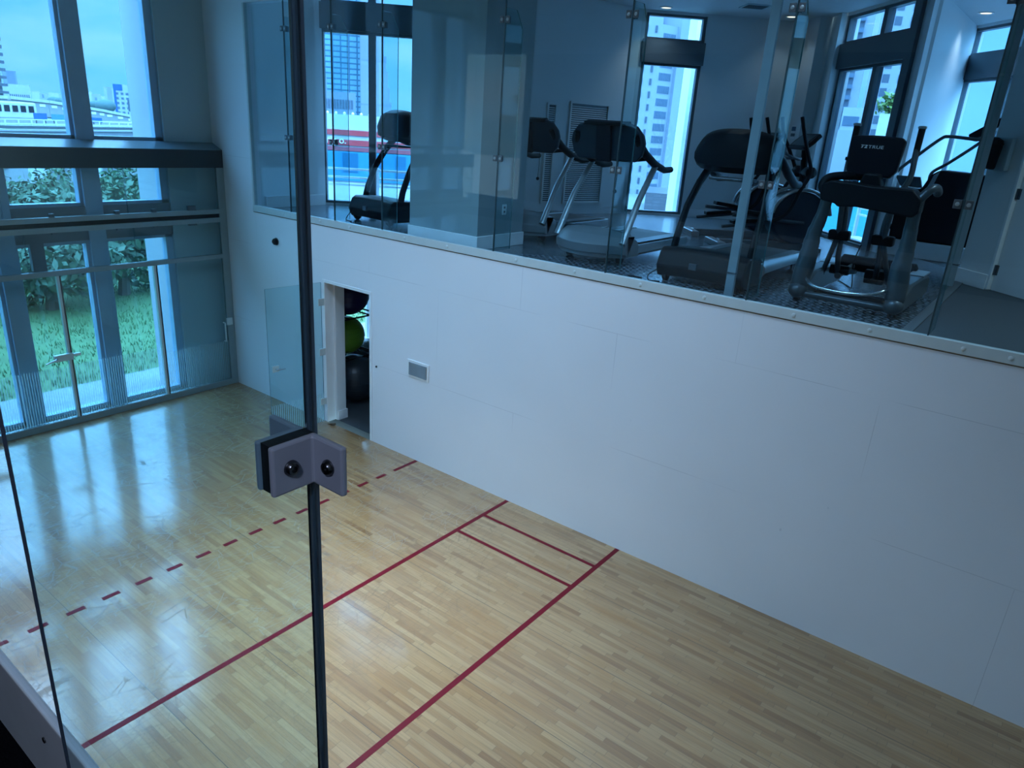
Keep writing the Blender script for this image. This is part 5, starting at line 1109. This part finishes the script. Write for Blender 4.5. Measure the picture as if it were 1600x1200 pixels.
# ------------------------------------------------------------------ outside the left gym window: station with red bands, towers
r, w_, h_ = tower('station_building', 'white station building with red bands and blue glazing outside the left gym window', 'building', 440, 700, 181, 38, 9, M['white_out'], rot=-0.10, ref_v=210)
def band(z0, z1, mt, nm, y0=-.08): MB().box((0, y0, z0), (w_, 0.02, z1)).build(nm, mt, r, smooth=False)
zz = lambda v: far(560, v, 38).z + 0.6
M['red'] = pm('coral_red_paint', (0.42, 0.035, 0.045), 0.5); M['red2'] = pm('muted_red_paint', (0.25, 0.05, 0.07), 0.5)
band(zz(212), zz(204), M['red'], 'red_band'); band(zz(227.5), zz(219), M['red'], 'red_band'); band(zz(236), zz(230), M['red2'], 'red_band')
M['glz'] = pm('cyan_station_glazing', (0.03, 0.20, 0.34), 0.25); band(zz(282), zz(237), M['glz'], 'glazing')
M['glz2'] = pm('deep_blue_glazing', (0.015, 0.11, 0.20), 0.25)
for a_, b_, c_, d_ in ((.36, .45, 268, 239), (.52, .60, 262, 240), (.68, .74, 275, 240)): MB().box((w_ * a_, -.12, zz(c_)), (w_ * b_, -.05, zz(d_))).build('glazing_panel', M['glz2'], r, smooth=False)
fc = bpy.data.curves.new('sign', 'FONT'); fc.body = 'brig o.'; fc.size = 0.46; fc.extrude = 0.02
fo = bpy.data.objects.new('sign', fc); COL.objects.link(fo)
me = bpy.data.meshes.new_from_object(fo.evaluated_get(bpy.context.evaluated_depsgraph_get())); COL.objects.unlink(fo); bpy.data.objects.remove(fo)
so_ = bpy.data.objects.new('sign_lettering', me); COL.objects.link(so_); so_.parent = r; me.materials.append(M['white'])
SIGN_X = 0.235
so_.matrix_local = Matrix.Translation((w_ * SIGN_X, -0.1, zz(225))) @ Matrix.Rotation(PI / 2, 4, 'X')
for i in range(7): MB().lathe([(0.05, 0), (0.07, .06), (0.02, .12)], 10, (w_ * (.22 + .05 * i), 0.2, h_)).build('roof_lamp', M['white'], r)
# balcony rail outside the left and corner gym windows
def balcony(P0, d, s0, s1, outward, lb, dist=1.6):
    T = frame_to(P0, d); o = outward
    b = empty('balcony_rail', (0, 0, 0), label=lb, cat='railing'); y_ = o * dist
    for z_ in (3.10, 3.22, 3.36): MB(T).box((s0, y_ - .02, z_), (s1, y_ + .02, z_ + 0.035)).build('rail', M['alu_light'], b, smooth=False)
    k = int((s1 - s0) / 1.1)
    for i in range(k + 1): MB(T).box((s0 + i * (s1 - s0) / k - .025, y_ - .025, 2.72), (s0 + i * (s1 - s0) / k + .025, y_ + .025, 3.42)).build('post', M['alu_light'], b, smooth=False)
    y0, y1 = sorted((o * .22, o * (dist + .1)))
    struct(MB(T).box((s0, y0, 2.5), (s1, y1, 2.72)), 'floor_terrace', M['white_out'], 'pale terrace slab outside the gym windows')
balcony((1.02, 1.38), D1, -1.5, 3.0, 1, 'low pale railing on the ledge outside the left gym window', 1.0)
balcony((8.4, 5.36), D2, -0.2, 3.0, -1, 'low pale railing on the ledge outside the corner windows', 1.4)
r, w_, h_ = tower('glass_tower', 'tall blue glass tower with a fine grid outside the left gym window', 'tower', 470, 568, -260, 150, 20, M['b_glass'], ref_v=160)
MB().box((w_ - .1, -.05, h_ * .0), (w_ + 3.2, 8, h_)).build('dark_corner', M['b_dark'] if False else M['b_grey'], r, smooth=False)
r, w_, h_ = tower('stepped_tower', 'pale stone tower with stepped right side outside the left gym window', 'tower', 563, 588, -120, 135, 14, M['b_stone'], ref_v=160)
for a_, vt in ((600, 0), (603.5, 88), (606, 112), (609, 137), (612, 160)):
    b = far(a_, 160, 135); a = far(588, 160, 135); ww = math.hypot(b.x - a.x, b.y - a.y)
    MB().box((w_, 0.02 * (a_ - 600), 0), (w_ + ww, 13, far(a_, vt, 135).z + .6)).build('setback', M['b_stone'], r, smooth=False)
r, w_, h_ = tower('office_building', 'grey office with rows of windows in front of the glass tower', 'building', 492, 556, 143, 100, 10, M['b_grey'], ref_v=160)
MB().box((0, .5, 0), (w_ * .28, 9, h_ + 2.0)).build('roof_block', M['b_grey'], r, smooth=False)
win_grid(r, [w_ * (.04 + .07 * i) for i in range(13)], [h_ - 2.0 - 2.3 * i for i in range(4)], w_ * .045, 1.1, M['b_dark'])

# ------------------------------------------------------------------ outside the middle gym window: pale tower with deep windows
M['b_conc'] = pm('pale_tower_concrete', (0.25, 0.28, 0.33), 0.8, scale=.15)
a = far(940, 170, 62)
r, w_, h_ = tower('concrete_tower', 'pale concrete tower with small dark windows and ribbed side outside the middle gym window', 'tower', 940, 1021, 20, 62, 16, M['b_conc'], rot=0.12, ref_v=170)
win_grid(r, [w_ - 0.55 - 0.72 * i for i in range(4)], [h_ - 1.2 - 0.95 * i for i in range(22)], 0.17, 0.46, M['b_dark'])
RB = Matrix.Translation((w_, 0, 0)) @ Matrix.Rotation(0.62, 4, 'Z')
MB(RB).box((0, 0, 0), (1.75, 9, h_ - 0.6)).build('ribbed_side', M['b_conc'], r, smooth=False)
rp = None
for j in range(23):
    o = None
    f = MB(RB)
    for i in range(9): f.box((0.22 + .15 * i, -.05, h_ - 1.75 - 0.95 * j), (0.30 + .15 * i, .05, h_ - 1.2 - 0.95 * j))
    f.build('window_band', M['b_midglass'], r, smooth=False)
MB(RB).box((1.75, -.3, 0), (4.2, 9, h_ + 3)).build('blank_end', M['b_conc'], r, smooth=False)
MB().box((w_ * .3, 2, h_), (w_ * .9, 8, h_ + 1.6)).build('roof_block', M['b_conc'], r, smooth=False)
r, w_, h_ = tower('tower_block', 'faint pale high-rise behind the ribbed concrete tower', 'tower', 1025, 1110, -200, 130, 15, M['b_pale'], ref_v=170)
r, w_, h_ = tower('low_building', 'dark brick block low in the middle gym window', 'building', 1008, 1050, 302, 48, 6, grid_mat('brick_block', (0.08, 0.085, 0.1), (0.11, 0.11, 0.125), .5, .2, .03), ref_v=310, base=-0.6)
struct(MB(TF1).box((1.26, 1.0, 2.4), (1.75, 1.5, 9.5)), 'wall_outer', M['bright_out'], 'white outer pier beside the middle gym window')
struct(MB(TF1).box((-1.5, 0.24, 2.4), (3.0, 1.6, 2.72)), 'floor_terrace', M['white_out'], 'pale ledge outside the middle gym window')

# ------------------------------------------------------------------ outside the corner windows: two residential towers, podium with plants
r, w_, h_ = tower('residential_tower', 'slim pale tower with stacked balconies in the left corner window', 'tower', 1285, 1338, -240, 215, 12, M['b_pale'] if False else M['b_conc'], ref_v=170)
for i in range(20):
    z_ = 4.0 + i * 2.6
    if z_ < h_ - 2: MB().box((w_ * .36, -.7, z_), (w_ * .74, .3, z_ + 1.0)).build('balcony', M['b_midglass'], r, smooth=False)
for i in range(20):
    z_ = 5.0 + i * 2.6
    if z_ < h_ - 2: MB().box((w_ * .36, -.06, z_), (w_ * .74, .1, z_ + 1.4)).build('window', M['b_dark'], r, smooth=False)
r, w_, h_ = tower('stone_podium', 'pale stone blank-walled podium below the balcony tower', 'building', 1245, 1352, 202, 70, 12, M['b_stone'], ref_v=190)
r, w_, h_ = tower('low_building', 'white mid-rise with two bands of windows in the left corner window', 'building', 1318, 1350, 168, 120, 14, M['b_white'], ref_v=170)
for z_ in (h_ - 2.5, h_ - 5.4): MB().box((w_ * .08, -.08, z_), (w_ * .86, .02, z_ + 1.3)).build('window_band', M['b_midglass'], r, smooth=False)
r, w_, h_ = tower('residential_tower', 'broad pale tower with dark square windows in the right corner window', 'tower', 1360, 1470, -300, 165, 12, M['b_conc'], rot=0.18, ref_v=170)
win_grid(r, [0.9 + 2.75 * i for i in range(5)], [5.0 + 2.5 * i for i in range(19)], 1.25, 1.5, M['b_dark'])
r, w_, h_ = tower('parapet_block', 'bright white block carrying a plant in the right corner window', 'building', 1372, 1404, 178, 40, 4, M['white_out'], ref_v=190)
pn_ = empty('potted_plant', (0, 0, 0), label='green bushy plant on top of the bright white block', cat='plant')
c = far(1389, 176, 41); pn_.location = (c.x, c.y + .6, c.z - 0.25)
MB().lathe([(0.22, -.0), (0.28, .3), (0.25, .3), (0.2, .05)], 14).build('pot', M['gunmetal'], pn_)
me = leaves(420, 0.16, lambda: ((rnd.gauss(0, .28), rnd.gauss(0, .28), .65 + rnd.gauss(0, .26)), (0, 0, 1))); me.materials.append(pm('plant_leaves', (0.10, 0.17, 0.03), .6, var=.5, scale=5)); o = bpy.data.objects.new('foliage', me); COL.objects.link(o); o.parent = pn_
r, w_, h_ = tower('pool_deck', 'cyan glass balustrade strip of the pool deck low outside the corner windows', 'deck', 1240, 1420, 291, 26, 5, pm('cyan_pool_glass', (0.05, 0.28, 0.34), .2), ref_v=300)
r, w_, h_ = tower('office_building', 'very pale plain high-rise filling the far right gym windows', 'tower', 1440, 1720, -300, 90, 14, pm('sky_blue_facade', (0.19, 0.29, 0.37), .6, scale=.1), ref_v=190)

# ------------------------------------------------------------------ sky and lamps
wd = bpy.data.worlds.new('sky'); scene.world = wd; wd.use_nodes = True; nt = wd.node_tree; nt.nodes.clear(); L = nt.links.new
out = nt.nodes.new('ShaderNodeOutputWorld'); bg = nt.nodes.new('ShaderNodeBackground'); L(bg.outputs[0], out.inputs[0])
tc = nt.nodes.new('ShaderNodeTexCoord'); sx = nt.nodes.new('ShaderNodeSeparateXYZ'); L(tc.outputs['Generated'], sx.inputs[0])
rp = nt.nodes.new('ShaderNodeValToRGB'); L(sx.outputs[2], rp.inputs[0]); cr = rp.color_ramp
cr.elements[0].position = 0.0; cr.elements[0].color = (0.38, 0.74, 0.93, 1); cr.elements[1].position = 0.8; cr.elements[1].color = (0.62, 0.82, 0.96, 1)
e_ = cr.elements.new(0.15); e_.color = (0.37, 0.74, 0.95, 1); e_ = cr.elements.new(0.4); e_.color = (0.60, 0.82, 0.97, 1)
zst = nt.nodes.new('ShaderNodeMapRange'); zst.interpolation_type = 'SMOOTHSTEP'; L(sx.outputs[2], zst.inputs[0])     # bright thin cloud overhead, clearer low sky
for k_, v_ in (('From Min', 0.14), ('From Max', 0.48), ('To Min', SKY), ('To Max', SKY * SKYTOP)): zst.inputs[k_].default_value = v_
mp = nt.nodes.new('ShaderNodeMapping'); mp.inputs['Scale'].default_value = (2.2, 2.2, 7.0); L(tc.outputs['Generated'], mp.inputs[0])
no = nt.nodes.new('ShaderNodeTexNoise'); no.inputs['Scale'].default_value = 1.7; no.inputs['Detail'].default_value = 7; no.inputs['Roughness'].default_value = .58; L(mp.outputs[0], no.inputs['Vector'])
mr = nt.nodes.new('ShaderNodeMapRange'); mr.inputs['From Min'].default_value = .46; mr.inputs['From Max'].default_value = .72; mr.inputs['To Max'].default_value = .75; L(no.outputs['Fac'], mr.inputs[0])
mx = nt.nodes.new('ShaderNodeMix'); mx.data_type = 'RGBA'; L(mr.outputs[0], mx.inputs[0]); L(rp.outputs[0], mx.inputs[6]); mx.inputs[7].default_value = (0.88, 0.98, 1.0, 1)
L(mx.outputs[2], bg.inputs[0]); L(zst.outputs[0], bg.inputs[1])
def area(name, loc, rot, sx_, sy_, energy, col, portal=False):
    l = bpy.data.lights.new(name, 'AREA'); l.shape = 'RECTANGLE'; l.size = sx_; l.size_y = sy_; l.energy = energy; l.color = col
    if portal: l.cycles.is_portal = True
    o = bpy.data.objects.new(name, l); COL.objects.link(o); o.location = loc; o.rotation_euler = rot; return o
def spot(name, loc, energy, col, size=1.9, blend=.8):
    l = bpy.data.lights.new(name, 'SPOT'); l.energy = energy; l.color = col; l.spot_size = size; l.spot_blend = blend; l.shadow_soft_size = .08
    o = bpy.data.objects.new(name, l); COL.objects.link(o); o.location = loc; return o
for x in (5.4, 6.9):
    area('floor_pool_fill', (x, -3.0, 6.18), (0, 0, 0), 0.5, 0.5, POOL, (0.70, 0.88, 1.0)).data.spread = 1.1  # unseen narrow-beam lamps added to brighten the middle of the floor
# unseen area lamps added under the ceiling to brighten the court
for i, (x, y_) in enumerate(((4.6, -2.8), (6.4, -2.8), (6.4, -1.4), (8.6, -1.2))):
    area('court_fill', (x, y_, 6.18), (0, 0, 0), 1.2, 0.6, COURT * (1.3, 1.6, 1.0, 1.0)[i], LAMPCOL).data.spread = 2.2
for x, y_ in ((4.45, 5.75), (6.10, 7.05), (8.85, 7.30), (3.0, 2.0), (7.2, 2.6), (10.9, 1.5)):
    spot('gym_downlight_and_fill', (x, y_, 6.23), GYM * {6.10: 0.3, 10.9: 5.5}.get(x, 1.0), (0.86, 0.92, 1.0) if x != 10.9 else (0.62, 0.85, 1.0))  # fitting lamps plus unseen spots; the bluish one is added to brighten the door

sun = bpy.data.lights.new('sun', 'SUN'); sun.energy = 1.4; sun.angle = 0.5; sun.color = (1.0, 0.96, 0.9)
sun_o = bpy.data.objects.new('sun', sun); COL.objects.link(sun_o); sun_o.rotation_euler = Vector((-0.55, 0.62, -0.60)).to_track_quat('-Z', 'Y').to_euler()

gl = spot('gallery_fill', (11.0, -7.2, 5.45), 105.0, (0.62, 0.74, 1.0), 1.5)  # unseen spot added to brighten the near clamp and kerb
gl.rotation_euler = Vector((-1.0, 1.25, -1.5)).to_track_quat('-Z', 'Y').to_euler()
